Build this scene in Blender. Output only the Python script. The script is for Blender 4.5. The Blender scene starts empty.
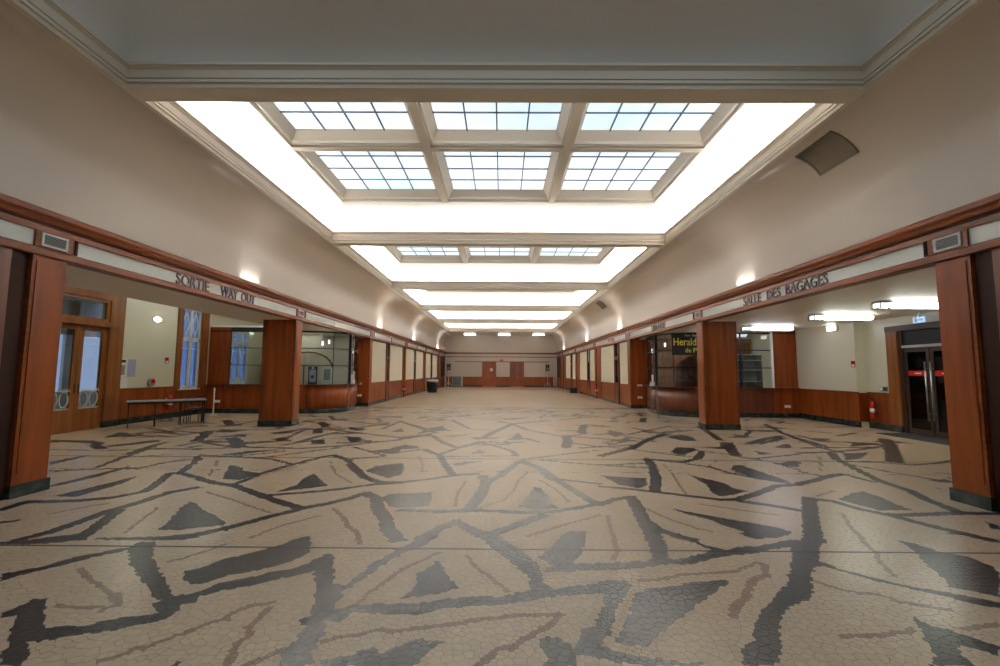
import bpy, bmesh, math, random
import numpy as np
from mathutils import Matrix, Vector, Quaternion

# ------------------------------------------------------------------ camera, world, exposure
scene = bpy.context.scene
COL = scene.collection
FPX, CAM = 444.4, np.array([0.145, 0.0, 1.65])
PITCH, ROLL, YAW = math.radians(4.95), math.radians(0.35), math.radians(0.3)
_fw = np.array([-math.sin(YAW)*math.cos(PITCH), math.cos(YAW)*math.cos(PITCH), math.sin(PITCH)])
_r0 = np.array([math.cos(YAW), math.sin(YAW), 0.0]); _u0 = np.cross(_r0, _fw)
_r = _r0*math.cos(ROLL) + _u0*math.sin(ROLL); _u = -_r0*math.sin(ROLL) + _u0*math.cos(ROLL)
camd = bpy.data.cameras.new('camera'); cam = bpy.data.objects.new('camera', camd); COL.objects.link(cam)
camd.sensor_width = 36.0; camd.lens = FPX*36.0/1000.0; camd.clip_end = 300
M = Matrix.Identity(4)
for i in range(3):
    M[i][0], M[i][1], M[i][2], M[i][3] = _r[i], _u[i], -_fw[i], CAM[i]
cam.matrix_world = M
scene.camera = cam
scene.view_settings.view_transform = 'Standard'; scene.view_settings.look = 'None'
scene.view_settings.gamma = 1.0; scene.view_settings.use_curve_mapping = False
scene.view_settings.exposure = 0.48
scene.cycles.max_bounces = 8; scene.cycles.diffuse_bounces = 5; scene.cycles.glossy_bounces = 4
scene.cycles.transparent_max_bounces = 12
scene.cycles.use_denoising = True
scene.cycles.sample_clamp_indirect = 6.0

world = bpy.data.worlds.new('overcast_dusk_sky'); scene.world = world; world.use_nodes = True
bg = world.node_tree.nodes['Background']; bg.inputs[0].default_value = (0.42, 0.52, 0.80, 1); bg.inputs[1].default_value = 0.5

PANE_EMIT = 0.74       # daylight glowing through the laylight panes
COVE_W = 82.0         # watts per metre of fluorescent cove lamp
# hall dimensions
XW = 6.08             # pillar faces
P0, DP = 5.66, 7.55   # front of the pillars along the hall
def P(k): return P0 + DP*k
def PS(s, k): return P0 + DP*k - 0.09*s    # the two rows stand slightly out of step
BF, BN = 0.20, 0.53   # far edge / near edge of the ceiling beams behind each pillar front
YB, YE = P(-2), 48.3
ZS = 5.57             # soffit of the ceiling beams
OPX = 5.12            # half width of the ceiling openings

def ray(x, y): return (x-500)/FPX*_r + (333-y)/FPX*_u + _fw
def hit(px, py, ax, v):
    d = ray(px, py); k = 'xyz'.index(ax); return CAM + (v-CAM[k])/d[k]*d
def ground(px, py): return hit(px, py, 'z', 0.0)

def cove_lamp(x, y, z, length, along, toward):
    """fluorescent batten lying in the trough behind the ceiling moulding"""
    L = bpy.data.lights.new('cove_lamp', 'AREA'); L.shape = 'RECTANGLE'; L.size = length; L.size_y = 0.07
    L.energy = COVE_W*length*(1.0 if along[1] else 0.25); L.color = (1.0, 0.965, 0.91)
    o = bpy.data.objects.new('cove_lamp', L); COL.objects.link(o); o.location = (x, y, z)
    zdir = -Vector(toward).normalized(); xdir = Vector(along); ydir = zdir.cross(xdir)
    R = Matrix((xdir, ydir, zdir)).transposed(); o.rotation_euler = R.to_euler()
    return o
for k in range(0, 5):
    y0, y1 = P(k)+BN, P(k+1)+BF
    ym = (y0+y1)/2
    for s in (-1, 1):
        cove_lamp(s*(OPX+0.10), ym, 5.80, y1-y0-0.3, (0, 1, 0), (-s*0.35, 0, 1))
    cove_lamp(0, y1+0.10, 5.80, 2*OPX-0.3, (1, 0, 0), (0, -0.35, 1))
    cove_lamp(0, y0-0.10, 5.80, 2*OPX-0.3, (1, 0, 0), (0, 0.35, 1))

# small uplights standing on the frieze crowns
for s_ in (-1, 1):
    for y_, e_ in ((10.7, 2.2), (22.3, 8), (31.0, 11), (42.5, 14)):
        L = bpy.data.lights.new('crown_uplight', 'AREA'); L.shape = 'RECTANGLE'; L.size = 0.75; L.size_y = 0.05; L.energy = e_; L.spread = math.radians(130); L.color = (1.0, 0.98, 0.95)
        o = bpy.data.objects.new('crown_uplight', L); COL.objects.link(o); o.location = (s_*5.97, y_, 3.786)
        z_ = Vector((-s_*0.1, 0.0, -1.0)).normalized(); x_ = Vector((0.0, 1.0, 0.0)); o.rotation_euler = Matrix((x_, z_.cross(x_), z_)).transposed().to_euler()

# ------------------------------------------------------------------ materials
MATS = {}
def mat(name, color, rough=0.5, metal=0.0, spec=0.5, emit=None, estr=0.0, noise=None, coat=0.0, bump=None):
    """noise = (color2, scale xyz, detail, low, high)"""
    m = bpy.data.materials.new(name); m.use_nodes = True
    nt = m.node_tree; b = nt.nodes['Principled BSDF']
    b.inputs['Base Color'].default_value = (*color, 1); b.inputs['Roughness'].default_value = rough
    b.inputs['Metallic'].default_value = metal; b.inputs['Specular IOR Level'].default_value = spec
    if coat: b.inputs['Coat Weight'].default_value = coat; b.inputs['Coat Roughness'].default_value = 0.15
    if emit: b.inputs['Emission Color'].default_value = (*emit, 1); b.inputs['Emission Strength'].default_value = estr
    if noise:
        c2, sc, det, lo, hi = noise
        tc = nt.nodes.new('ShaderNodeTexCoord'); mp = nt.nodes.new('ShaderNodeMapping'); mp.inputs['Scale'].default_value = sc
        nz = nt.nodes.new('ShaderNodeTexNoise'); nz.inputs['Scale'].default_value = 1.0; nz.inputs['Detail'].default_value = det
        rp = nt.nodes.new('ShaderNodeValToRGB')
        rp.color_ramp.elements[0].position = lo; rp.color_ramp.elements[0].color = (*color, 1)
        rp.color_ramp.elements[1].position = hi; rp.color_ramp.elements[1].color = (*c2, 1)
        nt.links.new(tc.outputs['Object'], mp.inputs['Vector']); nt.links.new(mp.outputs[0], nz.inputs['Vector'])
        nt.links.new(nz.outputs['Fac'], rp.inputs[0]); nt.links.new(rp.outputs[0], b.inputs['Base Color'])
        if bump:
            bp = nt.nodes.new('ShaderNodeBump'); bp.inputs['Strength'].default_value = bump; bp.inputs['Distance'].default_value = 0.01
            nt.links.new(nz.outputs['Fac'], bp.inputs['Height']); nt.links.new(bp.outputs[0], b.inputs['Normal'])
    MATS[name] = m
    return m

def clear_glass(name, tint=(0.9, 0.95, 0.95), body=0.0, bodycol=(0.6, 0.65, 0.65)):
    m = bpy.data.materials.new(name); m.use_nodes = True; nt = m.node_tree; nt.nodes.clear()
    out = nt.nodes.new('ShaderNodeOutputMaterial'); tr = nt.nodes.new('ShaderNodeBsdfTransparent'); tr.inputs[0].default_value = (*tint, 1)
    gl = nt.nodes.new('ShaderNodeBsdfGlossy'); gl.inputs['Roughness'].default_value = 0.03
    lw = nt.nodes.new('ShaderNodeLayerWeight'); lw.inputs[0].default_value = 0.5
    pw = nt.nodes.new('ShaderNodeMath'); pw.operation = 'POWER'; pw.inputs[1].default_value = 5.0; nt.links.new(lw.outputs['Facing'], pw.inputs[0])
    fr = nt.nodes.new('ShaderNodeMath'); fr.operation = 'MULTIPLY_ADD'; fr.inputs[1].default_value = 0.9; fr.inputs[2].default_value = 0.04; nt.links.new(pw.outputs[0], fr.inputs[0])
    mx = nt.nodes.new('ShaderNodeMixShader'); last = tr
    if body:
        df = nt.nodes.new('ShaderNodeBsdfDiffuse'); df.inputs[0].default_value = (*bodycol, 1)
        m2 = nt.nodes.new('ShaderNodeMixShader'); m2.inputs[0].default_value = body
        nt.links.new(tr.outputs[0], m2.inputs[1]); nt.links.new(df.outputs[0], m2.inputs[2]); last = m2
    nt.links.new(fr.outputs[0], mx.inputs[0]); nt.links.new(last.outputs[0], mx.inputs[1]); nt.links.new(gl.outputs[0], mx.inputs[2])
    nt.links.new(mx.outputs[0], out.inputs[0]); MATS[name] = m
    return m

WOOD = mat('mahogany_veneer', (0.155, 0.030, 0.005), 0.36, spec=0.3, noise=((0.29, 0.068, 0.010), (7, 7, 0.55), 4, 0.30, 0.72))
WOODD = mat('dark_mahogany', (0.085, 0.020, 0.009), 0.38, coat=0.2, noise=((0.16, 0.04, 0.016), (8, 8, 0.6), 4, 0.3, 0.7))
WOODH = mat('mahogany_moulding', (0.120, 0.026, 0.006), 0.36, spec=0.3, noise=((0.23, 0.058, 0.012), (6, 0.5, 14), 4, 0.3, 0.7))
OAK = mat('golden_brown_oak', (0.17, 0.052, 0.011), 0.4, spec=0.3, noise=((0.30, 0.105, 0.024), (8, 8, 0.7), 4, 0.3, 0.7))
VOID = mat('dark_panelling_and_shade', (0.026, 0.009, 0.006), 0.6, spec=0.15)  # near-black brown for dark panelling and for the shade in recesses
MARBLE = mat('dark_green_marble', (0.016, 0.026, 0.024), 0.2, noise=((0.07, 0.085, 0.08), (5, 5, 9), 5, 0.45, 0.8))
WALL = mat('satin_cream_wall_paint', (0.66, 0.58, 0.505), 0.26, noise=((0.68, 0.60, 0.52), (0.5, 0.5, 0.5), 3, 0.3, 0.7))
CREAM = mat('cream_wall_paint', (0.70, 0.67, 0.54), 0.3)
CEIL = mat('warm_white_ceiling_paint', (0.74, 0.66, 0.55), 0.45)
MOULD = mat('ivory_plaster_moulding', (0.66, 0.58, 0.48), 0.42)
UPST = mat('white_light_box_paint', (0.86, 0.84, 0.81), 0.55)
RIBM = mat('ivory_skylight_rib_paint', (0.68, 0.62, 0.54), 0.45)
BAR = mat('steel_blue_glazing_bar', (0.10, 0.13, 0.20), 0.5)
FRIEZE = mat('pale_opal_frieze_glass', (0.74, 0.78, 0.75), 0.10, spec=0.7)
LETTER = mat('dark_maroon_letter', (0.075, 0.012, 0.022), 0.35)
BLACK = mat('black_painted_metal', (0.013, 0.013, 0.015), 0.5, spec=0.3)
WHITE = mat('white_enamel', (0.75, 0.75, 0.72), 0.4)
PAPER = mat('white_paper', (0.78, 0.78, 0.76), 0.7)
STEEL = mat('brushed_steel', (0.55, 0.55, 0.55), 0.28, metal=1.0)
RED = mat('red_enamel', (0.55, 0.012, 0.012), 0.25, coat=0.5)
GREY = mat('mid_grey_plastic', (0.25, 0.27, 0.28), 0.5)
CURT = mat('cream_pleated_fabric', (0.84, 0.78, 0.62), 0.85)
CURTD = mat('beige_grey_fabric', (0.74, 0.68, 0.57), 0.85)
GLASS = clear_glass('clear_glass')
GLASSD = clear_glass('dark_tinted_glass', (0.10, 0.10, 0.11))
GLASSF = clear_glass('rippled_bluish_glass', (0.62, 0.78, 1.0), 0.25, (0.35, 0.5, 0.85))
LAMPW = mat('lit_fluorescent_diffuser', (0.9, 0.9, 0.9), 0.4, emit=(0.95, 1.0, 0.90), estr=11.0)
LAMPADD = mat('lit_added_lamp_diffuser', (0.9, 0.9, 0.9), 0.4, emit=(0.95, 1.0, 0.90), estr=10.0)
LAMPV = mat('lit_violet_white_diffuser', (0.9, 0.9, 0.95), 0.4, emit=(0.86, 0.87, 1.0), estr=9.0)
LAMPE = mat('lit_cool_white_tube', (0.9, 0.9, 0.95), 0.4, emit=(0.92, 0.93, 1.0), estr=9.0)
GLINTP = mat('lit_reflection_pendant', (0.9, 0.9, 0.9), 0.4, emit=(1.0, 0.97, 0.9), estr=2.5)
LAMPB = mat('lit_bulkhead_glass', (0.9, 0.9, 0.9), 0.4, emit=(1.0, 0.97, 0.86), estr=7.0)
for _m in (GLINTP, LAMPB): _m.cycles.emission_sampling = 'NONE'
VENTM = mat('taupe_vent_metal', (0.20, 0.165, 0.125), 0.45)
PLAINF = mat('smooth_beige_floor_covering', (0.66, 0.52, 0.36), 0.2, noise=((0.70, 0.56, 0.40), (0.6, 0.25, 1), 3, 0.3, 0.7))
GROUT = mat('brown_grey_floor_grout', (0.25, 0.19, 0.13), 0.6)
JOINT = mat('dark_bronze_floor_joint', (0.04, 0.03, 0.025), 0.4)
SHEETM = mat('charcoal_sheet', (0.045, 0.045, 0.05), 0.9)
YELLOW = mat('yellow_sign_paint', (0.75, 0.62, 0.02), 0.4)
BLUEP = mat('deep_blue_poster_ink', (0.02, 0.03, 0.12), 0.5)
VIOLET = mat('pale_violet_print', (0.42, 0.42, 0.62), 0.6)

def pane_material():
    m = bpy.data.materials.new('daylit_laylight_glass'); m.use_nodes = True; nt = m.node_tree; b = nt.nodes['Principled BSDF']
    b.inputs['Base Color'].default_value = (0.5, 0.55, 0.6, 1); b.inputs['Roughness'].default_value = 0.25
    g = nt.nodes.new('ShaderNodeNewGeometry'); nz = nt.nodes.new('ShaderNodeTexNoise'); nz.inputs['Scale'].default_value = 0.35; nz.inputs['Detail'].default_value = 2
    rp = nt.nodes.new('ShaderNodeValToRGB')
    rp.color_ramp.elements[0].position = 0.35; rp.color_ramp.elements[0].color = (0.60, 0.80, 0.93, 1)
    rp.color_ramp.elements[1].position = 0.65; rp.color_ramp.elements[1].color = (0.86, 0.93, 0.97, 1)
    nt.links.new(g.outputs['Position'], nz.inputs['Vector']); nt.links.new(nz.outputs['Fac'], rp.inputs[0])
    nt.links.new(rp.outputs[0], b.inputs['Emission Color']); b.inputs['Emission Strength'].default_value = PANE_EMIT
    return m
PANE = pane_material(); PANE.cycles.emission_sampling = 'FRONT'
PANEE = mat('laylight_glass_edge', (0.45, 0.5, 0.52), 0.3)
def lit_underside(o):
    """only the face that looks down into the hall carries the lit glass"""
    o.data.materials.append(PANEE)
    for p in o.data.polygons:
        if p.normal.z > -.5: p.material_index = 1
    return o

def floor_material(name, attr=True, color=None, dark=None):
    m = bpy.data.materials.new(name); m.use_nodes = True; nt = m.node_tree; b = nt.nodes['Principled BSDF']
    b.inputs['Roughness'].default_value = 0.30; b.inputs['Specular IOR Level'].default_value = 0.55
    tc = nt.nodes.new('ShaderNodeNewGeometry'); nz = nt.nodes.new('ShaderNodeTexNoise'); nz.inputs['Scale'].default_value = 28; nz.inputs['Detail'].default_value = 4
    nt.links.new(tc.outputs['Position'], nz.inputs['Vector'])
    mr = nt.nodes.new('ShaderNodeMapRange'); mr.inputs[1].default_value = 0.3; mr.inputs[2].default_value = 0.7; mr.inputs[3].default_value = 0.94; mr.inputs[4].default_value = 1.05
    nt.links.new(nz.outputs['Fac'], mr.inputs[0])
    mx = nt.nodes.new('ShaderNodeMix'); mx.data_type = 'RGBA'; mx.blend_type = 'MULTIPLY'; mx.inputs[0].default_value = 1.0
    nt.links.new(mr.outputs[0], mx.inputs[7])
    if attr:
        at = nt.nodes.new('ShaderNodeAttribute'); at.attribute_name = 'Col'; nt.links.new(at.outputs['Color'], mx.inputs[6])
    else:
        oi = nt.nodes.new('ShaderNodeObjectInfo'); rp = nt.nodes.new('ShaderNodeValToRGB')
        rp.color_ramp.elements[0].color = (*dark, 1); rp.color_ramp.elements[1].color = (*color, 1)
        nt.links.new(oi.outputs['Random'], rp.inputs[0]); nt.links.new(rp.outputs[0], mx.inputs[6])
    nt.links.new(mx.outputs[2], b.inputs['Base Color'])
    b.inputs['Roughness'].default_value = 0.28
    return m
C_BEIGE, C_DARK, C_BROWN = np.array((0.60, 0.465, 0.325)), np.array((0.045, 0.048, 0.048)), np.array((0.33, 0.215, 0.15))
FLOORM = floor_material('mosaic_stone')
PIECEM = [floor_material(n, False, tuple(c*1.06), tuple(c*0.94)) for n, c in (('beige_mosaic_stone', C_BEIGE), ('slate_mosaic_stone', C_DARK), ('brown_mosaic_stone', C_BROWN))]

# ------------------------------------------------------------------ mesh helpers
class MB:
    def __init__(self): self.v, self.f, self.sm = [], [], []
    def face(self, idx, smooth=False): self.f.append(tuple(idx)); self.sm.append(smooth)
    def add(self, vs): n = len(self.v); self.v.extend([tuple(map(float, p)) for p in vs]); return n
    def box(self, x0, x1, y0, y1, z0, z1):
        x0, x1 = sorted((x0, x1)); y0, y1 = sorted((y0, y1)); z0, z1 = sorted((z0, z1))
        n = self.add([(x0,y0,z0),(x1,y0,z0),(x1,y1,z0),(x0,y1,z0),(x0,y0,z1),(x1,y0,z1),(x1,y1,z1),(x0,y1,z1)])
        for q in ((0,3,2,1),(4,5,6,7),(0,1,5,4),(1,2,6,5),(2,3,7,6),(3,0,4,7)): self.face([n+i for i in q])
        return self
    def bar(self, a, b, r, seg=8, r2=None, smooth=True, caps=True):
        a, b = Vector(a), Vector(b); d = (b-a).normalized(); r2 = r if r2 is None else r2
        t = d.orthogonal().normalized(); w = d.cross(t)
        n = self.add([a+(t*math.cos(2*math.pi*i/seg)+w*math.sin(2*math.pi*i/seg))*r for i in range(seg)])
        m = self.add([b+(t*math.cos(2*math.pi*i/seg)+w*math.sin(2*math.pi*i/seg))*r2 for i in range(seg)])
        for i in range(seg): j = (i+1) % seg; self.face((n+i, n+j, m+j, m+i), smooth)
        if caps: self.face([n+i for i in range(seg)][::-1]); self.face([m+i for i in range(seg)])
        return self
    def beam(self, a, b, w, h, up=(0, 0, 1)):
        """box-section bar from a to b"""
        a, b = Vector(a), Vector(b); d = (b-a).normalized(); s = d.cross(Vector(up)).normalized(); u = s.cross(d)
        vs = [p + s*(w/2*i) + u*(h/2*j) for p in (a, b) for i, j in ((-1,-1),(1,-1),(1,1),(-1,1))]
        n = self.add(vs)
        for q in ((3,2,1,0),(4,5,6,7),(0,1,5,4),(1,2,6,5),(2,3,7,6),(3,0,4,7)): self.face([n+i for i in q])
        return self
    def lathe(self, prof, c=(0, 0, 0), seg=16, smooth=True):
        rings = [self.add([(c[0]+r*math.cos(2*math.pi*i/seg), c[1]+r*math.sin(2*math.pi*i/seg), c[2]+z) for i in range(seg)]) for r, z in prof]
        for a, b in zip(rings, rings[1:]):
            for i in range(seg): j = (i+1) % seg; self.face((a+i, a+j, b+j, b+i), smooth)
        self.face([rings[0]+i for i in range(seg)][::-1]); self.face([rings[-1]+i for i in range(seg)])
        return self
    def prism_y(self, prof, y0, y1, smooth=False, closed=True):
        """profile of (x, z) points extruded along y"""
        n = len(prof); a = self.add([(x, y0, z) for x, z in prof]); b = self.add([(x, y1, z) for x, z in prof])
        for i in range(n if closed else n-1): j = (i+1) % n; self.face((a+i, a+j, b+j, b+i), smooth)
        if closed: self.face([a+i for i in range(n)][::-1]); self.face([b+i for i in range(n)])
        return self
    def ring(self, prof, x0, x1, y0, y1, smooth=False):
        """mitred rectangular loop; prof = (offset outward, z)"""
        rs = [self.add([(x0-o, y0-o, z), (x1+o, y0-o, z), (x1+o, y1+o, z), (x0-o, y1+o, z)]) for o, z in prof]
        for a, b in zip(rs, rs[1:]):
            for i in range(4): j = (i+1) % 4; self.face((a+i, a+j, b+j, b+i), smooth)
        return self
    def path_wall(self, pts, z0, z1, th=0.04, smooth=False):
        """vertical wall along a plan path of (x, y) points"""
        p = [Vector((x, y, 0)) for x, y in pts]; off = []
        for i in range(len(p)):
            d = ((p[min(i+1, len(p)-1)]-p[max(i-1, 0)])).normalized(); off.append(Vector((-d.y, d.x, 0))*th/2)
        rows = [self.add([q+s*o+Vector((0, 0, z)) for q, o in zip(p, off)]) for s, z in ((-1, z0), (-1, z1), (1, z1), (1, z0))]
        for a, b in zip(rows, rows[1:]+rows[:1]):
            for i in range(len(p)-1): self.face((a+i, a+i+1, b+i+1, b+i), smooth)
        for e in (0, len(p)-1): self.face([r+e for r in rows])
        return self

def obj(name, mb, material, parent=None, origin=(0, 0, 0), **props):
    me = bpy.data.meshes.new(name); ox, oy, oz = origin
    me.from_pydata([(x-ox, y-oy, z-oz) for x, y, z in mb.v], [], mb.f)
    me.polygons.foreach_set('use_smooth', mb.sm)
    bm = bmesh.new(); bm.from_mesh(me); bmesh.ops.recalc_face_normals(bm, faces=bm.faces); bm.to_mesh(me); bm.free()
    me.materials.append(material); o = bpy.data.objects.new(name, me); COL.objects.link(o)
    if parent is None: o.location = origin
    else: o.parent = parent
    for k, v in props.items(): o[k] = v
    return o
def tag(o, label, cat, group=None, kind=None):
    o['label'] = label; o['category'] = cat
    if group: o['group'] = group
    if kind: o['kind'] = kind
    return o
def thing(name, label, cat, loc=(0, 0, 0), rz=0.0, group=None, kind=None):
    o = bpy.data.objects.new(name, None); COL.objects.link(o); o.location = tuple(map(float, loc)); o.rotation_euler = (0, 0, rz)
    return tag(o, label, cat, group, kind)
def part(root, name, mb, material, under=None, **props):
    """mb in world coordinates; root is an unrotated thing"""
    return obj(name, mb, material, under or root, origin=tuple(root.location), **props)
def lpart(parent, name, mb, material, **props):
    return obj(name, mb, material, parent, **props)
def structure(name, label=None):
    o = bpy.data.objects.new(name, None); COL.objects.link(o); o['kind'] = 'structure'
    if label: o['label'] = label
    return o
def smesh(name, mb, material, label=None):
    o = obj(name, mb, material); o['kind'] = 'structure'
    if label: o['label'] = label
    return o
def copy_tree(o, parent=None):
    c = o.copy(); COL.objects.link(c)
    if parent: c.parent = parent
    for ch in list(o.children): copy_tree(ch, c)
    return c
def B(*a): return MB().box(*a)

def text_mb(body, width, height, depth, origin, right, up, normal, bold=0.005):
    """raised lettering fitted to width x height, lower left corner at origin"""
    cu = bpy.data.curves.new('t', 'FONT'); cu.body = body; cu.extrude = 0.5; cu.resolution_u = 3; cu.offset = bold
    ob = bpy.data.objects.new('t', cu); COL.objects.link(ob)
    bpy.context.view_layer.update()
    dg = bpy.context.evaluated_depsgraph_get(); me = bpy.data.meshes.new_from_object(ob.evaluated_get(dg))
    co = np.array([v.co[:] for v in me.vertices]); lo, hi = co.min(0), co.max(0)
    co = (co-lo)/(hi-lo)
    R, U, N = (np.array(q, float) for q in (right, up, normal)); O = np.array(origin, float)
    mb = MB(); mb.add([O + R*c[0]*width + U*c[1]*height + N*c[2]*depth for c in co])
    for p in me.polygons: mb.face(p.vertices)
    bpy.data.objects.remove(ob); bpy.data.meshes.remove(me); bpy.data.curves.remove(cu)
    return mb

# ------------------------------------------------------------------ floor pattern traced from the photograph onto the ground
SHAPES = []   # (class, polygon in floor metres)
def tile(ox, oy, x, y): return ground(ox + x/5.0, oy + y/5.0)[:2]
def poly(ox, oy, pts, cls=1): SHAPES.append((cls, np.array([tile(ox, oy, x, y) for x, y in pts])))
def line_world(p, w, cls=1):
    far = np.mean([q[1] for q in p]) > 9.5
    w = max(w*.6, .036) if cls == 2 else ((w*.85 if w >= .2 else max(w*1.1, .13)) if far else (w*.60 if w >= .2 else max(w*.8, .085)))
    p = np.asarray(p, float)
    for a, b in zip(p, p[1:]):
        d = b-a; L = np.hypot(*d)
        if L < 1e-6: continue
        d = d/L; n = np.array((-d[1], d[0]))*w/2; e = d*w*0.3
        SHAPES.append((cls, np.array([a-e+n, b+e+n, b+e-n, a-e-n])))
def line(ox, oy, w, pts, cls=1): line_world([tile(ox, oy, x, y) for x, y in pts], w, cls)

T = (0, 533)
poly(*T, [(0,590),(30,575),(75,415),(0,425),(0,405),(75,380),(180,325),(240,330),(220,380),(215,475),(430,460),(560,430),(790,400),(765,370),(770,350),(800,335),(750,320),(765,300),(720,250),(690,210),(650,160),(640,85),(450,125),(300,165),(150,200),(0,240),(0,205),(200,170),(330,130),(480,100),(640,70),(710,42),(770,45),(765,120),(800,190),(850,270),(850,300),(880,315),(1000,290),(1000,320),(970,350),(900,355),(895,385),(830,430),(700,460),(550,490),(420,505),(210,540),(160,545),(130,620),(110,665),(0,665)])
poly(*T, [(0,45),(120,35),(430,0),(470,0),(430,25),(300,48),(130,58),(0,55)])
poly(*T, [(480,25),(780,18),(1000,0),(1000,22),(900,35),(750,38),(480,32)])
poly(*T, [(850,660),(930,625),(920,640),(880,665)])
line(*T, .05, [(400,180),(430,215),(500,260),(550,305),(575,340),(590,360),(540,372),(420,372),(280,362)], 2)
line(*T, .06, [(540,320),(590,300),(600,345)], 2)
line(*T, .05, [(500,640),(600,610),(680,578),(760,560),(840,528),(1000,470)], 2)
line(*T, .04, [(840,145),(920,125),(1000,100),(1130,55)], 2)
T = (200, 533)
poly(*T, [(-95,225),(-70,190),(0,175),(120,130),(250,100),(380,65),(480,30),(545,15),(560,60),(545,95),(450,145),(330,175),(250,195),(130,215),(40,245),(-40,258)])
poly(*T, [(0,290),(100,250),(240,225),(350,195),(450,180),(540,150),(640,100),(670,110),(670,255),(720,260),(800,200),(880,140),(1000,75),(1000,110),(900,170),(800,240),(720,290),(690,340),(670,385),(760,360),(860,355),(1000,350),(1000,405),(880,400),(760,400),(700,445),(640,440),(625,500),(570,580),(560,665),(405,665),(415,590),(460,560),(500,500),(540,440),(510,455),(500,435),(550,410),(565,360),(580,290),(565,190),(480,210),(340,240),(240,265),(100,290),(0,315)])
line(*T, .05, [(0,465),(60,445),(130,425),(190,385),(250,365),(370,345)], 2)
line(*T, .07, [(350,370),(310,410),(245,465),(240,510),(180,570),(150,640),(140,665)], 2)
line(*T, .04, [(230,665),(330,620),(420,585)], 2)
line(*T, .05, [(780,360),(860,290),(940,230),(1000,190)], 2)
line(*T, .06, [(610,540),(700,520),(800,505),(880,485),(1000,490)], 2)
line(*T, .07, [(785,0),(800,55)], 2)
poly(*T, [(610,640),(750,610),(860,575),(900,605),(990,565),(1110,530),(1210,545),(1140,600),(1080,655),(1070,670),(600,670)])
T = (400, 533)
poly(*T, [(15,325),(75,265),(85,200),(150,170),(190,135),(215,160),(220,200),(270,250),(295,270),(200,300)])
poly(*T, [(0,355),(130,345),(260,325),(400,315),(500,320),(600,295),(660,285),(645,225),(600,180),(540,130),(480,90),(420,40),(350,0),(480,0),(560,60),(620,100),(700,165),(710,240),(770,280),(880,265),(1000,255),(1000,300),(870,305),(750,320),(640,340),(500,360),(350,365),(200,380),(80,410),(0,400)])
poly(*T, [(690,125),(760,70),(800,15),(850,-10),(930,-10),(920,60),(900,110),(850,155),(1000,150),(1000,185),(850,190),(720,190),(730,170),(780,165)])
poly(*T, [(700,525),(780,520),(870,570),(920,480),(970,470),(1000,400),(1020,400),(1060,495),(1000,560),(1000,620),(880,610),(880,665),(720,665),(740,620),(710,570)])
poly(*T, [(0,75),(100,30),(210,0),(130,55),(0,105),(-30,110),(-30,80)])
line(*T, .04, [(0,185),(80,150),(200,95)], 2)
line(*T, .06, [(330,110),(380,170),(450,220),(540,290)], 2)
line(*T, .05, [(0,485),(150,470),(300,450),(420,430),(550,415),(650,410),(790,405)], 2)
line(*T, .08, [(800,405),(740,460),(640,520),(560,575),(490,580),(430,630),(380,665)], 2)
T = (600, 533)
poly(*T, [(0,150),(100,145),(230,140),(265,120),(240,60),(230,0),(305,0),(330,60),(345,130),(420,125),(500,105),(560,85),(450,40),(340,0),(390,0),(480,40),(560,70),(620,85),(700,70),(800,65),(880,45),(960,35),(1000,35),(1000,350),(930,380),(900,460),(910,560),(880,665),(705,665),(715,555),(790,540),(770,520),(780,450),(800,390),(840,350),(890,290),(940,260),(945,215),(975,110),(980,65),(900,75),(780,100),(640,115),(560,130),(450,155),(350,155),(200,175),(0,185)])
poly(*T, [(80,545),(140,440),(170,310),(240,280),(360,265),(480,245),(600,235),(650,240),(560,300),(450,385),(350,460),(260,540),(240,565),(150,560)])
poly(*T, [(0,240),(120,235),(160,265),(130,320),(90,360),(70,430),(50,490),(0,495),(0,390),(22,370),(20,305),(0,300)])
poly(*T, [(0,560),(80,590),(200,615),(350,635),(500,660),(480,670),(250,670),(100,645),(0,625)])
poly(*T, [(700,0),(960,0),(900,20),(780,30),(740,20)])
line(*T, .05, [(190,235),(320,230),(420,205),(580,200),(680,190),(790,145)], 2)
line(*T, .09, [(820,155),(830,210),(760,240),(730,320),(680,360),(660,415)], 2)
line(*T, .08, [(60,0),(90,90),(65,130)], 2)
T = (800, 533)
poly(*T, [(-40,65),(0,40),(40,0),(110,0),(95,140),(200,180),(300,205),(420,235),(560,270),(700,290),(800,310),(1000,345),(1000,380),(860,350),(700,310),(560,280),(400,245),(280,210),(130,170),(80,165),(55,220),(65,290),(30,340),(0,345),(-60,350)])
poly(*T, [(500,40),(570,50),(700,95),(850,120),(960,165),(1000,200),(1000,320),(900,300),(760,270),(690,200),(620,150),(590,105)])
poly(*T, [(580,430),(640,460),(730,480),(850,520),(1000,570),(1000,610),(900,590),(790,560),(800,600),(870,665),(650,665),(680,620),(640,560),(615,510)])
line(*T, .05, [(290,0),(320,50),(380,95),(400,150),(470,215)], 2)
line(*T, .05, [(70,240),(180,275),(300,300),(400,310),(500,345),(600,360),(750,385)], 2)
line(*T, .06, [(200,515),(380,515),(570,485)], 2); line(*T, .05, [(800,480),(1000,460)], 2)
poly(*T, [(720,0),(830,0),(1000,35),(1000,50),(850,15)])
T = (0, 440)
line(*T, .22, [(0,350),(130,310),(250,308),(430,300),(560,288),(720,258),(760,235),(850,167),(900,165)])
line(*T, .24, [(90,500),(250,460),(420,400),(560,350),(700,310),(850,262),(980,238)])
line(*T, .22, [(400,495),(480,435),(560,375),(600,350)])
line(*T, .20, [(900,165),(960,120),(1000,92)]); line(*T, .2, [(900,165),(1000,190)])
poly(*T, [(270,280),(400,250),(520,220),(690,180),(620,215),(500,250),(380,285)])
poly(*T, [(235,230),(400,190),(560,150),(670,125),(620,145),(480,185),(330,220),(235,238)])
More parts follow.
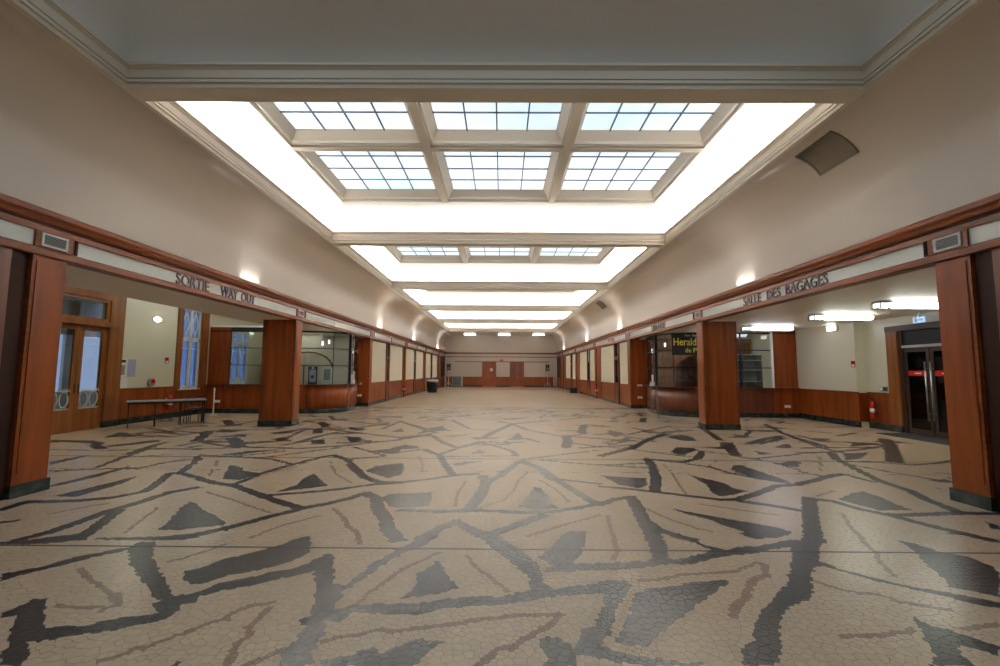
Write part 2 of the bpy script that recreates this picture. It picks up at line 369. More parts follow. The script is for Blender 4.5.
poly(*T, [(480,135),(600,85),(740,40),(830,10),(800,25),(700,65),(570,110),(490,140)])
poly(*T, [(240,110),(340,92),(460,72),(400,90),(250,125)]); poly(*T, [(450,15),(485,5),(475,20),(515,40),(490,50)])
poly(*T, [(530,30),(700,12),(800,2),(800,8),(700,20),(540,35)])
line(*T, .08, [(240,155),(480,145),(700,140),(830,112),(1000,90)]); line(*T, .07, [(760,40),(1000,48)]); line(*T, .10, [(650,85),(860,72)])
poly(*T, [(0,408),(130,395),(60,410),(0,418)])
poly(*T, [(790,450),(850,400),(900,340),(950,310),(980,315),(1000,340),(1080,380),(1125,405),(1120,425),(1000,437),(900,450)])
line(*T, .05, [(620,465),(700,405),(780,345),(785,335)], 2); line(*T, .05, [(250,370),(450,330),(540,318)], 2)
T = (200, 440)
line(*T, .22, [(0,195),(80,215),(180,230),(300,275),(400,310),(500,340)])
line(*T, .14, [(170,222),(300,170),(450,125),(600,88),(670,75)])
line(*T, .24, [(670,75),(740,100),(770,140),(820,185),(900,212),(1000,212)])
line(*T, .13, [(350,275),(550,260),(700,245),(870,222),(1000,214)])
line(*T, .16, [(0,468),(150,435),(300,395),(450,358),(530,338),(650,315),(760,288),(830,265)])
line(*T, .27, [(830,265),(880,290),(890,340),(925,390),(945,450),(990,500)])
poly(*T, [(110,195),(125,160),(150,125),(190,130),(230,155),(300,165),(200,200)])
poly(*T, [(370,262),(480,225),(510,195),(570,165),(600,195),(640,230),(550,240)])
poly(*T, [(825,155),(880,130),(1000,115),(1020,120),(1010,170),(940,190)])
poly(*T, [(910,290),(940,270),(1000,268),(1160,260),(1150,330),(1000,338),(940,330)])
line(*T, .12, [(-30,110),(0,75),(200,85),(360,95),(470,125)]); line(*T, .08, [(190,35),(500,42),(700,30),(1000,0)])
line(*T, .07, [(280,92),(700,38)]); line(*T, .07, [(200,80),(420,55)]); line(*T, .1, [(750,95),(930,80),(770,35)])
poly(*T, [(100,75),(240,55),(440,45),(300,60),(180,78)]); poly(*T, [(165,35),(175,0),(215,0),(190,35)])
line(*T, .14, [(210,20),(370,8)]); line(*T, .1, [(420,25),(580,0)]); poly(*T, [(585,20),(590,0),(610,0),(605,20)])
poly(*T, [(750,10),(740,0),(860,0),(850,15)]); poly(*T, [(850,55),(1000,38),(1000,65),(940,70)])
for p in ([(45,180),(90,100)], [(230,205),(400,150),(550,110)], [(650,110),(680,170),(760,215)], [(30,260),(150,295),(250,330),(360,365)], [(250,490),(400,430),(600,378)]): line(*T, .06, p, 2)
line(*T, .09, [(665,340),(720,390),(740,430),(790,470),(795,500)], 2)
T = (400, 440)
line(*T, .13, [(0,212),(150,195),(260,178),(390,168)]); line(*T, .27, [(415,180),(430,215),(400,280),(340,345)])
line(*T, .22, [(430,215),(500,180),(560,135),(605,105)]); line(*T, .17, [(605,105),(700,140),(800,210),(900,270),(985,320)])
line(*T, .13, [(0,350),(200,358),(400,352),(600,362),(750,360),(880,340),(1000,318)])
line(*T, .22, [(100,495),(200,440),(280,408),(340,440),(430,480),(500,455),(600,420),(720,375)])
poly(*T, [(590,335),(640,290),(670,235),(700,240),(740,280),(760,320),(800,340),(700,345)])
line(*T, .22, [(130,50),(200,80),(230,130),(265,175)]); line(*T, .12, [(0,60),(130,45)]); poly(*T, [(0,35),(80,28),(100,40),(0,48)])
line(*T, .11, [(200,70),(310,35),(400,12),(480,30),(560,55),(580,75)]); poly(*T, [(350,70),(400,48),(430,65)])
line(*T, .05, [(210,82),(500,80),(600,78)]); poly(*T, [(250,120),(330,108),(420,105),(280,130)])
line(*T, .11, [(610,100),(640,110),(760,200)]); line(*T, .11, [(740,190),(870,205),(1000,220)])
line(*T, .05, [(620,95),(1000,50)]); line(*T, .07, [(700,100),(870,115),(1000,125)]); poly(*T, [(815,40),(830,0),(860,0),(845,40)])
line(*T, .07, [(275,330),(290,260),(330,205)], 2); line(*T, .06, [(400,340),(520,300),(570,250),(590,205),(640,160)], 2)
line(*T, .07, [(700,200),(770,240),(850,310)], 2); line(*T, .07, [(90,80),(115,120),(110,160)], 2); line(*T, .05, [(640,480),(800,430),(1000,375)], 2)
poly(*T, [(770,505),(830,480),(880,455),(910,460),(930,500)])
T = (600, 440)
line(*T, .15, [(0,80),(100,55),(200,20),(250,-5)]); line(*T, .08, [(0,30),(200,52),(350,72),(470,85)])
poly(*T, [(355,65),(380,35),(470,40),(490,50),(420,75)]); line(*T, .16, [(230,92),(330,105),(410,112),(490,92),(510,58)])
line(*T, .27, [(235,95),(260,130),(280,190),(275,250)]); line(*T, .1, [(430,118),(550,135),(650,165),(800,195),(940,215)])
line(*T, .13, [(0,232),(150,245),(300,262),(450,280),(600,298),(700,300)])
line(*T, .22, [(680,298),(780,270),(880,230),(1000,222)]); line(*T, .16, [(700,305),(820,322),(1000,352)])
poly(*T, [(0,175),(100,185),(230,190),(240,225),(190,240),(100,225)])
poly(*T, [(440,172),(510,190),(560,200),(620,215),(680,245),(740,255),(660,275),(600,282),(560,265),(535,225)])
poly(*T, [(350,340),(450,360),(560,380),(700,405),(850,430),(970,460),(880,480),(750,490),(700,455),(600,420),(540,395),(450,375)])
line(*T, .27, [(150,285),(190,340),(220,400),(250,450),(270,500)]); line(*T, .15, [(0,322),(80,295),(150,285)])
line(*T, .15, [(225,400),(300,450),(400,485),(470,500)]); line(*T, .27, [(640,15),(655,50),(680,75)])
line(*T, .07, [(470,50),(640,72),(760,95),(1000,70)]); poly(*T, [(655,125),(700,125),(780,150),(950,210),(880,205),(760,185),(670,160)])
poly(*T, [(870,120),(960,105),(1000,110),(1000,135),(940,132)]); poly(*T, [(880,35),(930,18),(970,40),(900,42)])
line(*T, .14, [(740,20),(790,10),(830,-5)]); line(*T, .08, [(760,92),(850,108),(1000,150)]); line(*T, .06, [(0,125),(100,122),(230,115)])
line(*T, .06, [(0,125),(240,140)]); poly(*T, [(770,55),(870,70),(800,75)])
for p in ([(320,120),(370,180),(400,230),(430,270)], [(540,135),(590,95)], [(220,340),(360,400),(480,440),(560,460)], [(40,380),(50,430),(70,490)], [(500,320),(700,350),(900,375)]): line(*T, .06, p, 2)
T = (800, 440)
line(*T, .22, [(0,218),(60,205),(150,180),(215,170)]); line(*T, .08, [(215,170),(290,190),(370,210)])
line(*T, .24, [(155,65),(190,100),(300,155),(400,205),(540,250),(640,300),(780,355)]); line(*T, .07, [(190,105),(400,112),(560,125),(700,115),(760,100)])
poly(*T, [(205,68),(345,62),(300,95),(235,100)]); line(*T, .32, [(430,0),(455,40),(475,110)])
line(*T, .08, [(0,65),(160,60),(300,48),(430,30)]); line(*T, .08, [(0,10),(70,12),(150,40)]); line(*T, .08, [(130,5),(280,15),(410,25)])
poly(*T, [(240,10),(410,18),(360,25)]); poly(*T, [(190,295),(250,270),(315,257),(400,285),(480,320),(560,350),(400,352),(290,325)])
line(*T, .15, [(60,295),(160,305),(300,345),(420,370),(520,375),(650,370),(800,365),(1000,368)])
line(*T, .17, [(440,372),(560,405),(700,440),(850,475),(950,500)]); line(*T, .28, [(45,290),(50,350),(55,420),(75,500)])
line(*T, .07, [(240,120),(420,155),(600,185),(780,215)]); poly(*T, [(640,200),(720,195),(790,215),(700,212)])
poly(*T, [(650,230),(780,262),(700,245)]); poly(*T, [(660,160),(770,170),(700,168)]); poly(*T, [(930,410),(1000,430),(1000,450),(950,440)])
line(*T, .08, [(0,158),(130,185)])
for p in ([(100,85),(105,155)], [(80,280),(170,255)], [(215,370),(250,435),(320,495)]): line(*T, .06, p, 2)
T = (40, 405)
poly(*T, [(330,160),(400,135),(430,135),(480,158),(400,160)]); line(*T, .25, [(250,185),(290,190),(270,200),(305,218)])
poly(*T, [(330,205),(450,190),(600,172),(590,182),(450,200)]); line(*T, .15, [(440,245),(560,205),(620,188)])
line(*T, .06, [(45,222),(300,228),(500,222),(1000,215)]); line(*T, .15, [(540,115),(620,130),(670,138)]); line(*T, .15, [(680,118),(800,105)])
line(*T, .3, [(850,130),(810,160),(780,180)]); poly(*T, [(860,135),(940,125),(1000,130),(900,138)]); poly(*T, [(720,210),(830,200),(760,215)])
line(*T, .3, [(930,75),(950,95),(940,105),(1000,100)]); line(*T, .35, [(960,165),(985,190),(1000,210)]); line(*T, .08, [(690,205),(850,175),(960,165)]); line(*T, .06, [(440,150),(650,160),(850,130)])
T = (230, 400)
line(*T, .2, [(20,125),(110,110)]); line(*T, .15, [(0,160),(80,150)]); line(*T, .3, [(15,190),(40,215),(0,235)]); line(*T, .12, [(75,212),(250,205),(370,150)])
poly(*T, [(200,165),(360,145),(300,165),(220,170)]); line(*T, .16, [(330,215),(430,185),(540,160)]); line(*T, .35, [(440,218),(440,200)]); line(*T, .3, [(440,165),(440,145)]); line(*T, .3, [(460,112),(480,135)])
line(*T, .14, [(480,140),(600,160),(850,188),(1000,170)]); poly(*T, [(580,180),(650,190),(720,212),(600,212)]); poly(*T, [(585,132),(690,145),(640,155),(600,148)])
poly(*T, [(800,160),(860,140),(870,160)]); line(*T, .1, [(760,145),(850,108),(980,150)]); line(*T, .15, [(500,80),(520,95)]); line(*T, .12, [(700,80),(800,85),(860,90)]); line(*T, .08, [(540,215),(800,205),(1000,175)])
poly(*T, [(790,245),(880,222),(960,240)]); line(*T, .1, [(360,150),(550,135)]); line(*T, .12, [(380,85),(450,82)]); line(*T, .1, [(640,110),(720,120),(800,110)])
T = (400, 400)
line(*T, .1, [(0,105),(130,145),(160,150)]); poly(*T, [(140,140),(220,128),(220,155),(160,155)]); line(*T, .12, [(130,105),(260,100),(350,145),(450,150)]); line(*T, .17, [(410,190),(470,160),(560,120),(680,108)])
line(*T, .12, [(0,190),(160,178),(220,215),(290,240),(400,208),(520,215),(620,210)]); poly(*T, [(550,195),(590,162),(620,195)]); line(*T, .12, [(560,120),(640,150),(800,180),(900,175)])
line(*T, .27, [(830,180),(840,205),(830,235)]); line(*T, .27, [(920,125),(905,165)]); line(*T, .12, [(780,150),(880,155)]); poly(*T, [(860,68),(900,68),(890,78)]); poly(*T, [(695,90),(705,75),(715,90)])
line(*T, .12, [(450,70),(560,50)]); line(*T, .12, [(60,65),(200,60),(350,55)]); line(*T, .1, [(800,100),(1000,80)]); poly(*T, [(170,98),(240,92),(200,105)]); line(*T, .1, [(860,215),(1000,235)]); line(*T, .08, [(230,180),(330,175)]); line(*T, .1, [(280,80),(420,95),(560,98),(640,85)])
T = (580, 400)
line(*T, .16, [(250,245),(300,220),(370,185)]); poly(*T, [(430,185),(510,172),(560,185),(590,205),(520,205)]); line(*T, .08, [(370,185),(430,165),(560,150)]); line(*T, .22, [(590,130),(640,160),(700,200)])
poly(*T, [(750,165),(860,188),(800,185)]); line(*T, .2, [(850,215),(920,195),(1000,180)]); line(*T, .35, [(730,215),(745,245)]); poly(*T, [(140,150),(220,165),(180,185),(150,175)]); line(*T, .14, [(260,140),(350,155),(400,165)])
line(*T, .27, [(310,110),(320,90)]); line(*T, .12, [(385,105),(530,98)]); poly(*T, [(130,105),(200,102),(180,112)]); line(*T, .15, [(20,170),(15,125)]); poly(*T, [(100,210),(200,218),(150,225)])
line(*T, .08, [(250,170),(450,130)]); line(*T, .08, [(400,110),(620,120)]); line(*T, .16, [(930,125),(970,140)]); line(*T, .08, [(810,150),(1000,155)]); line(*T, .08, [(0,240),(250,225)]); line(*T, .15, [(300,70),(310,80)])
T = (760, 405)
line(*T, .12, [(25,95),(110,140),(250,185),(350,215)]); line(*T, .12, [(0,195),(60,180),(110,155)]); poly(*T, [(70,212),(150,195),(160,215)]); line(*T, .1, [(230,130),(350,140)]); line(*T, .1, [(390,155),(480,140)])
line(*T, .08, [(180,150),(300,180),(520,190),(630,205)]); line(*T, .3, [(620,170),(650,200),(665,245)]); poly(*T, [(400,180),(520,195),(580,200),(500,200)]); line(*T, .1, [(90,85),(170,95)]); line(*T, .08, [(120,145),(310,215),(420,240)]); line(*T, .08, [(0,130),(80,130)]); line(*T, .08, [(200,215),(500,212),(630,208)])
# the same kind of pattern goes on where the photograph does not look
rg = random.Random(5)
for i in range(60):
    cx, cy = rg.uniform(-6, 6), rg.uniform(YB, 1.9); a = rg.uniform(0, math.pi); L = rg.uniform(1, 3)
    p = [(cx, cy), (cx+L*math.cos(a), cy+L*math.sin(a)), (cx+L*math.cos(a)+1.2*math.cos(a+1.9), cy+L*math.sin(a)+1.2*math.sin(a+1.9))]
    if max(q[1] for q in p) > 2.15: continue
    if i % 3: line_world(p, rg.choice((.12, .16, .24)), 1)
    elif i % 2: line_world(p, .06, 2)
    else: SHAPES.append((1, np.array([(cx, cy), (cx+.8*math.cos(a), cy+.8*math.sin(a)), (cx+.7*math.cos(a+.6), cy+.7*math.sin(a+.6))])))

rg2 = random.Random(11)
for i in range(190):      # fine bands and wedges of the farther floor, too small to trace one by one
    cy = rg2.uniform(10.0, 20.2); cx = rg2.uniform(-6.5, 6.5) if cy > 16.5 else rg2.uniform(-10.8, 10.8)
    a = rg2.choice((0.25, -0.3, 2.9, 0.9, 2.2)) + rg2.uniform(-.25, .25); L = rg2.uniform(.5, 1.5); ca, sa = math.cos(a), math.sin(a)
    if i % 3 == 0: SHAPES.append((1, np.array([(cx, cy), (cx+.9*ca, cy+.9*sa), (cx+.75*math.cos(a+.5), cy+.75*math.sin(a+.5))])))
    elif i % 3 == 1: line_world([(cx, cy), (cx+L*ca, cy+L*sa), (cx+L*ca+.5*math.cos(a+1.5), cy+L*sa+.5*math.sin(a+1.5))], .12, 1)
    else: line_world([(cx, cy), (cx+L*ca, cy+L*sa)], .14, 2)
def classify(c):
    cls = np.zeros(len(c), int)
    for kind in (2, 1):
        for k, pg in SHAPES:
            if k != kind: continue
            lo, hi = pg.min(0), pg.max(0)
            idx = np.nonzero((c[:, 0] > lo[0]) & (c[:, 0] < hi[0]) & (c[:, 1] > lo[1]) & (c[:, 1] < hi[1]))[0]
            if not len(idx): continue
            x, y = c[idx, 0], c[idx, 1]; ins = np.zeros(len(idx), bool)
            for (xa, ya), (xb, yb) in zip(pg, np.roll(pg, -1, 0)):
                if ya == yb: continue
                ins ^= ((ya > y) != (yb > y)) & (x < (xb-xa)*(y-ya)/(yb-ya)+xa)
            cls[idx[ins]] = kind
    return cls
def hex_cells(x0, x1, y0, y1, s, jit):
    """irregular six-sided fragments that share their corners"""
    w = math.sqrt(3)*s; nc, nr = int((x1-x0)/w)+2, int((y1-y0)/(1.5*s))+2
    r, c = np.meshgrid(np.arange(nr), np.arange(nc), indexing='ij'); r, c = r.ravel(), c.ravel()
    offs = [(0, 2), (1, 1), (1, -1), (0, -2), (-1, -1), (-1, 1)]       # corner lattice steps (w/2, s/2)
    gi = np.stack([2*c + (r % 2) + o[0] for o in offs], 1); gj = np.stack([3*r + o[1] for o in offs], 1)
    def h(a, b, k):
        v = np.sin(a*12.9898 + b*78.233 + k*37.719)*43758.5453; return v - np.floor(v)
    X = x0 + gi*w/2 + (h(gi, gj, 1)-.5)*2*jit*s; Y = y0 + gj*s/2 + (h(gi, gj, 2)-.5)*2*jit*s
    V = np.stack([X, Y], 2); cen = V.mean(1)
    return V, cen, h(r*7.1, c*3.3, 5)
def face_colours(cls, rnd):
    base = np.array([C_BEIGE, C_DARK, C_BROWN])[cls]
    amp = np.array([0.09, 0.22, 0.16])[cls]
    return base*(1 + (rnd[:, None]-.5)*amp[:, None])*(1 + (np.modf(rnd*97)[0][:, None]-.5)*np.array([[0.03, 0.0, -0.07]]))
def np_mesh(name, verts, faces_n, cols, material, parent, **props):
    """faces_n: (F, n) vertex index array"""
    me = bpy.data.meshes.new(name); F, n = faces_n.shape
    me.vertices.add(len(verts)); me.vertices.foreach_set('co', verts.astype(np.float32).ravel())
    me.loops.add(F*n); me.loops.foreach_set('vertex_index', faces_n.astype(np.int32).ravel())
    me.polygons.add(F); me.polygons.foreach_set('loop_start', (np.arange(F)*n).astype(np.int32))
    me.update(calc_edges=True)
    at = me.attributes.new('Col', 'FLOAT_COLOR', 'FACE'); at.data.foreach_set('color', np.c_[cols, np.ones(F)].astype(np.float32).ravel())
    me.materials.append(material); o = bpy.data.objects.new(name, me); COL.objects.link(o); o.parent = parent
    for k, v in props.items(): o[k] = v
    return o

NEAR = (-7.0, 7.3, 0.4, 7.5)
YF = 20.38
floor = smesh('floor', B(-14.2, 14.2, YB-0.2, YE+0.2, -0.14, -0.012), GROUT, 'beige and slate crazy mosaic floor with angular bands')
# near fragments with open joints: Voronoi cells of scattered points
from mathutils.geometry import delaunay_2d_cdt
def voronoi(x0, x1, y0, y1, step, seed):
    g = np.random.RandomState(seed); xs = np.arange(x0-step*2, x1+step*2, step); ys = np.arange(y0-step*2, y1+step*2, step)
    X, Y = np.meshgrid(xs, ys); pts = np.c_[X.ravel(), Y.ravel()] + g.uniform(-.46, .46, (X.size, 2))*step
    # seeds in pairs on both sides of every pattern edge, so that joints follow the edges raggedly
    res = .02; G = np.zeros((int((x1-x0)/res)+8, int((y1-y0)/res)+8), bool); extra = []
    edges = [(a, b) for k, pg in SHAPES for a, b in zip(pg, np.roll(pg, -1, 0))]
    edges += [(np.array((x0, 4.30)), np.array((x1, 4.30)))]
    for a, b in edges:
        L = np.hypot(*(b-a))
        if L < .02 or max(a[1], b[1]) < y0 or min(a[1], b[1]) > y1: continue
        n = int(L/.05)+1; d = (b-a)/L; nn = np.array((-d[1], d[0])); jag = .014 if abs(a[1]-4.30) > 1e-9 or abs(b[1]-4.30) > 1e-9 else 0.0
        c = a + d*((np.arange(n)+.5+g.uniform(-.3, .3, n))*L/n)[:, None] + nn*(g.uniform(-jag, jag, n))[:, None]
        extra += [c+nn*.017, c-nn*.017]
        for q in np.r_[c, c+d*.012, c-d*.012]:
            i, j = int((q[0]-x0)/res), int((q[1]-y0)/res); G[max(i-1, 0):max(i+2, 0), max(j-1, 0):max(j+2, 0)] = True
    ij = np.clip(((pts-np.array((x0, y0)))/res).astype(int), 0, np.array(G.shape)-1)
    ex = np.concatenate(extra); ex = ex[(ex[:, 0] > x0-.1) & (ex[:, 0] < x1+.1) & (ex[:, 1] > y0-.1) & (ex[:, 1] < y1+.1)]
    ex = ex[np.unique(np.floor(ex/.016).astype(int), axis=0, return_index=True)[1]]
    pts = np.r_[pts[~G[ij[:, 0], ij[:, 1]]], ex]
    vs, _, tri, _, _, _ = delaunay_2d_cdt([Vector(p) for p in pts], [], [], 0, 1e-7)
    pts = np.array([v[:] for v in vs]); tri = np.array(tri)
    a, b, c = pts[tri[:, 0]], pts[tri[:, 1]], pts[tri[:, 2]]
    d = 2*(a[:, 0]*(b[:, 1]-c[:, 1])+b[:, 0]*(c[:, 1]-a[:, 1])+c[:, 0]*(a[:, 1]-b[:, 1]))
    a2, b2, c2 = (a**2).sum(1), (b**2).sum(1), (c**2).sum(1)
    cc = np.c_[(a2*(b[:, 1]-c[:, 1])+b2*(c[:, 1]-a[:, 1])+c2*(a[:, 1]-b[:, 1]))/d, (a2*(c[:, 0]-b[:, 0])+b2*(a[:, 0]-c[:, 0])+c2*(b[:, 0]-a[:, 0]))/d]
    vi = tri.ravel(); ti = np.repeat(np.arange(len(tri)), 3); ang = np.arctan2(cc[ti, 1]-pts[vi, 1], cc[ti, 0]-pts[vi, 0])
    o = np.lexsort((ang, vi)); vi, ti = vi[o], ti[o]
    st = np.r_[0, np.nonzero(np.diff(vi))[0]+1]; en = np.r_[st[1:], len(vi)]
    cells, cen = [], []
    for p, q in zip(st, en):
        k = pts[vi[p]]
        if q-p >= 3 and x0 < k[0] < x1 and y0 < k[1] < y1: cells.append(k+np.clip(cc[ti[p:q]]-k, -.09, .09)); cen.append(k)
    return cells, np.array(cen), g.uniform(0, 1, len(cells))
cells, cen, rnd = voronoi(*NEAR, 0.062, 3)
keep = np.ones(len(cen), bool)
cells = [c for c, k in zip(cells, keep) if k]; cen, rnd = cen[keep], rnd[keep]; cls = classify(cen)
def inset(c, g=0.0014):
    m = c.mean(0); d = m-c; l = np.maximum(np.hypot(d[:, 0], d[:, 1]), 1e-5)[:, None]; return c + d/l*np.minimum(g, l*.3)
cells = [inset(c) for c in cells]
dc = np.c_[cen, np.zeros(len(cen))]-CAM; zc = dc@_fw; px = 500+FPX*(dc@_r)/zc; py = 333-FPX*(dc@_u)/zc
seen = (zc > 0.3) & (px > 6) & (px < 994) & (py < 660)
big = np.array([np.ptp(c[:, 0])*np.ptp(c[:, 1]) for c in cells])
area = np.where(seen, big/np.maximum(zc, .3)**3, 0)
pick = np.argsort(-area)[:290]; rest = np.ones(len(cen), bool); rest[pick] = False
ZT, ZB = 0.0, -0.010
fc = face_colours(cls, rnd); vs, sizes, cols, off, quads, qc = [], [], [], 0, [], []
for i in np.nonzero(rest)[0]:
    c = cells[i]; n = len(c); vs.append(np.c_[c, np.zeros(n)]); sizes.append(n); cols.append(fc[i])
vs = np.concatenate(vs); sizes = np.array(sizes); cols = np.array(cols)
me = bpy.data.meshes.new('mosaic_fragments'); NV = len(vs); start = np.r_[0, np.cumsum(sizes)[:-1]]
nxt = np.arange(NV)+1; nxt[start+sizes-1] = start
me.vertices.add(NV*2); me.vertices.foreach_set('co', np.r_[vs, vs+np.array((0, 0, ZB))].astype(np.float32).ravel())
side = np.c_[np.arange(NV)+NV, nxt+NV, nxt, np.arange(NV)]
loops = np.r_[np.arange(NV), side.ravel()]; me.loops.add(len(loops)); me.loops.foreach_set('vertex_index', loops.astype(np.int32))
me.polygons.add(len(sizes)+NV); me.polygons.foreach_set('loop_start', np.r_[start, NV+np.arange(NV)*4].astype(np.int32)); me.update(calc_edges=True)
at = me.attributes.new('Col', 'FLOAT_COLOR', 'FACE'); allc = np.r_[cols, np.repeat(cols, sizes, 0)*.8]; at.data.foreach_set('color', np.c_[allc, np.ones(len(allc))].astype(np.float32).ravel())
me.polygons.foreach_set('use_smooth', np.zeros(len(me.polygons), bool)); me.materials.append(FLOORM); fo = bpy.data.objects.new('mosaic_fragments', me); COL.objects.link(fo); fo.parent = floor; fo['kind'] = 'stuff'
for i in pick:
    mb = MB(); c = cells[i]; k = len(c); n = mb.add([(*p, ZT) for p in c]); m = mb.add([(*p, ZB) for p in c])
    mb.face([n+q for q in range(k)])
    for q in range(k): mb.face((n+q, m+q, m+(q+1) % k, n+(q+1) % k))
    obj('mosaic_stone', mb, PIECEM[cls[i]], floor)
# farther on the joints close up to a hair; fragments stay as flat facets
def flat_zone(x0, x1, y0, y1, s, holes=()):
    V, cen, rnd = hex_cells(x0, x1, y0, y1, s, 0.42)
    k = (cen[:, 0] > x0) & (cen[:, 0] < x1) & (cen[:, 1] > y0) & (cen[:, 1] < y1)
    V, cen, rnd = V[k], cen[k], rnd[k]; c = classify(cen); n = len(V)
    d = cen[:, None, :]-V; dl = np.maximum(np.linalg.norm(d, axis=2, keepdims=True), 1e-4); V = V + d/dl*np.minimum(0.0012, dl*.3)
    top = np.dstack([V, np.zeros(V.shape[:2])]).reshape(-1, 3)
    np_mesh('mosaic_fragments', top, np.arange(n*6).reshape(n, 6)[:, ::-1], face_colours(c, rnd), FLOORM, floor, kind='stuff')
flat_zone(-11.4, 11.7, 7.5, YF, 0.036)
flat_zone(-11.4, -7.0, 5.0, 7.5, 0.056); flat_zone(7.3, 11.7, 5.0, 7.5, 0.056)
flat_zone(-7.3, -7.0, YB, 5.0, 0.09); flat_zone(-7.0, 7.3, YB, 0.4, 0.09)
flat_zone(-7.0, 7.3, 0.38, 0.42, 0.05)
obj('expansion_joint', B(-7.0, 7.3, 4.287, 4.313, -0.012, 0.001), JOINT, floor)
obj('expansion_joint', B(-11.4, 11.7, 8.585, 8.61, -0.012, 0.0012), JOINT, floor)
obj('expansion_joint', B(-6.2, 6.2, YF-0.06, YF+0.06, -0.012, 0.003), JOINT, floor)
obj('floor_covering', B(-6.3, 6.3, YF+0.04, YE, -0.012, 0.002), PLAINF, floor)
obj('booth_floor', B(-11.3, -6.2, YF, 21.2, -0.012, 0.0), PLAINF, floor); obj('booth_floor', B(6.2, 11.6, YF, 21.2, -0.012, 0.0), PLAINF, floor)

# ------------------------------------------------------------------ upper walls (coved), ceiling, skylights
for s, nm in ((-1, 'wall_left'), (1, 'wall_right')):
    prof = [(6.05, 3.66), (6.05, 4.4)] + [(5.2+.85*math.cos(t), 4.4+(ZS-4.4)*math.sin(t)) for t in np.linspace(0.08, math.pi/2, 14)]
    mb = MB(); ys = np.linspace(YB, YE, 24)
    rows = [mb.add([(s*x, y, z) for x, z in prof]) for y in ys]
    for a, b in zip(rows, rows[1:]):
        for i in range(len(prof)-1): mb.face((a+i, a+i+1, b+i+1, b+i), True)
    smesh(nm, mb, WALL, 'smooth cream wall curving up into the ceiling on the ' + ('left' if s < 0 else 'right'))
mb = MB()
for s in (-1, 1): mb.box(s*(OPX+.004), s*5.25, YB, YE, ZS, ZS+0.02)
for k in range(-2, 6):
    y0, y1 = P(k)+BF, P(k)+BN
    if k == -2: y0 = YB
    if k == 5: y1 = YE
    mb.box(-OPX-.003, OPX+.003, y0+.004, y1-.004, ZS, ZS+0.02)
ceiling = smesh('ceiling', mb, CEIL, 'flat ceiling soffit and cross beams between the light boxes')
smesh('ceiling_sky_block', B(-6.6, 6.6, YB-.2, YE+.3, 7.5, 7.6), CEIL, 'opaque deck added over the skylights to block sky light')  # unseen deck put in so that no sky light leaks through
mprof = [(0, 5.57), (0, 5.605), (.035, 5.61), (.035, 5.645), (.012, 5.65), (.012, 5.675)] + [(.012+.07*math.sin(t), 5.68+.17*(t/math.pi)) for t in np.linspace(0.2, math.pi-.2, 7)] + [(.012, 5.86), (-.005, 5.865), (-.005, 5.90), (.04, 5.905), (.04, 5.72), (.155, 5.72)]
uprof = [(.155, 5.72)] + [(.155-.575*t**2.3, 5.72+1.01*t) for t in np.linspace(.08, 1, 14)]
mprof = [(o, 5.57+(z-5.57)*1.15) for o, z in mprof]
# one coffer with 4 x 4 panes
def make_coffer(parent, x0, x1, y0, y1, single):
    c = obj('coffer_frame', MB().ring([(0, 6.73), (0, 6.79), (-.05, 6.795), (-.05, 6.86), (-.17, 7.05)], x0, x1, y0, y1), RIBM, parent)
    gx0, gx1, gy0, gy1 = x0+.17, x1-.17, y0+.17, y1-.17; z = 7.05
    wx, wy = (gx1-gx0)/4, (gy1-gy0)/4
    if single:
        me = lit_underside(obj('pane', B(-wx/2+.012, wx/2-.012, -wy/2+.012, wy/2-.012, 0, .008), PANE, c))
        me.location = (gx0+wx/2, gy0+wy/2, z)
        for i in range(4):
            for j in range(4):
                if i or j:
                    q = me.copy(); COL.objects.link(q); q.parent = c; q.location = (gx0+wx*(i+.5), gy0+wy*(j+.5), z)
    else:
        mb = MB()
        for i in range(4):
            for j in range(4): mb.box(gx0+wx*i+.012, gx0+wx*(i+1)-.012, gy0+wy*j+.012, gy0+wy*(j+1)-.012, z, z+.008)
        lit_underside(obj('pane', mb, PANE, c, kind='stuff'))
    for i in range(1, 4):
        obj('glazing_bar', B(gx0+wx*i-.015, gx0+wx*i+.015, gy0, gy1, z-.03, z+.02), BAR, c)
        obj('glazing_bar', B(gx0, gx1, gy0+wy*i-.013, gy0+wy*i+.013, z-.025, z+.02), BAR, c)
for n, k in enumerate(range(-2, 5)):
    y0, y1 = P(k)+BN, P(k+1)+BF
    tr = smesh('trim_%d' % (n+11), MB().ring(mprof, -OPX, OPX, y0, y1), MOULD, 'ivory plaster moulding around ceiling opening %s' % ('over the viewer', 'directly before the first beam', 'nearest lit', 'second lit', 'third lit', 'fourth lit', 'farthest lit')[n])
    smesh('ceiling_light_box_%d' % (n+1), MB().ring(uprof, -OPX, OPX, y0, y1, True), UPST, 'white coved sides of a ceiling light box')
    w = structure('window_%d' % (n+11), 'skylight of six coffers in ceiling bay %d counted along the hall' % (n+1))
    sx, sy0, sy1 = OPX-.42, y0+.42, y1-.42; sym = (sy0+sy1)/2; RB = 1.6
    for x in (-RB, RB): obj('rib', B(x-.09, x+.09, sy0-.03, sy1+.03, 6.71, 6.75), RIBM, w)
    obj('cross_rib', B(-sx-.03, sx+.03, sym-.09, sym+.09, 6.715, 6.76), RIBM, w)
    xs = [(-sx, -RB-.09), (-RB+.09, RB-.09), (RB+.09, sx)]
    for a, b in xs:
        for c, d_ in ((sy0, sym-.09), (sym+.09, sy1)): make_coffer(w, a, b, c, d_, k in (0, 1))

# end walls
mb = B(-6.2, 6.2, YE, YE+.2, 0, ZS+.1)
wend = smesh('wall_end', mb, WALL, 'far end wall of the hall with two doors')
smesh('wall_behind', B(-7.4, 7.4, YB-.2, YB, 0, ZS+.1), WALL, 'wall behind the viewer')

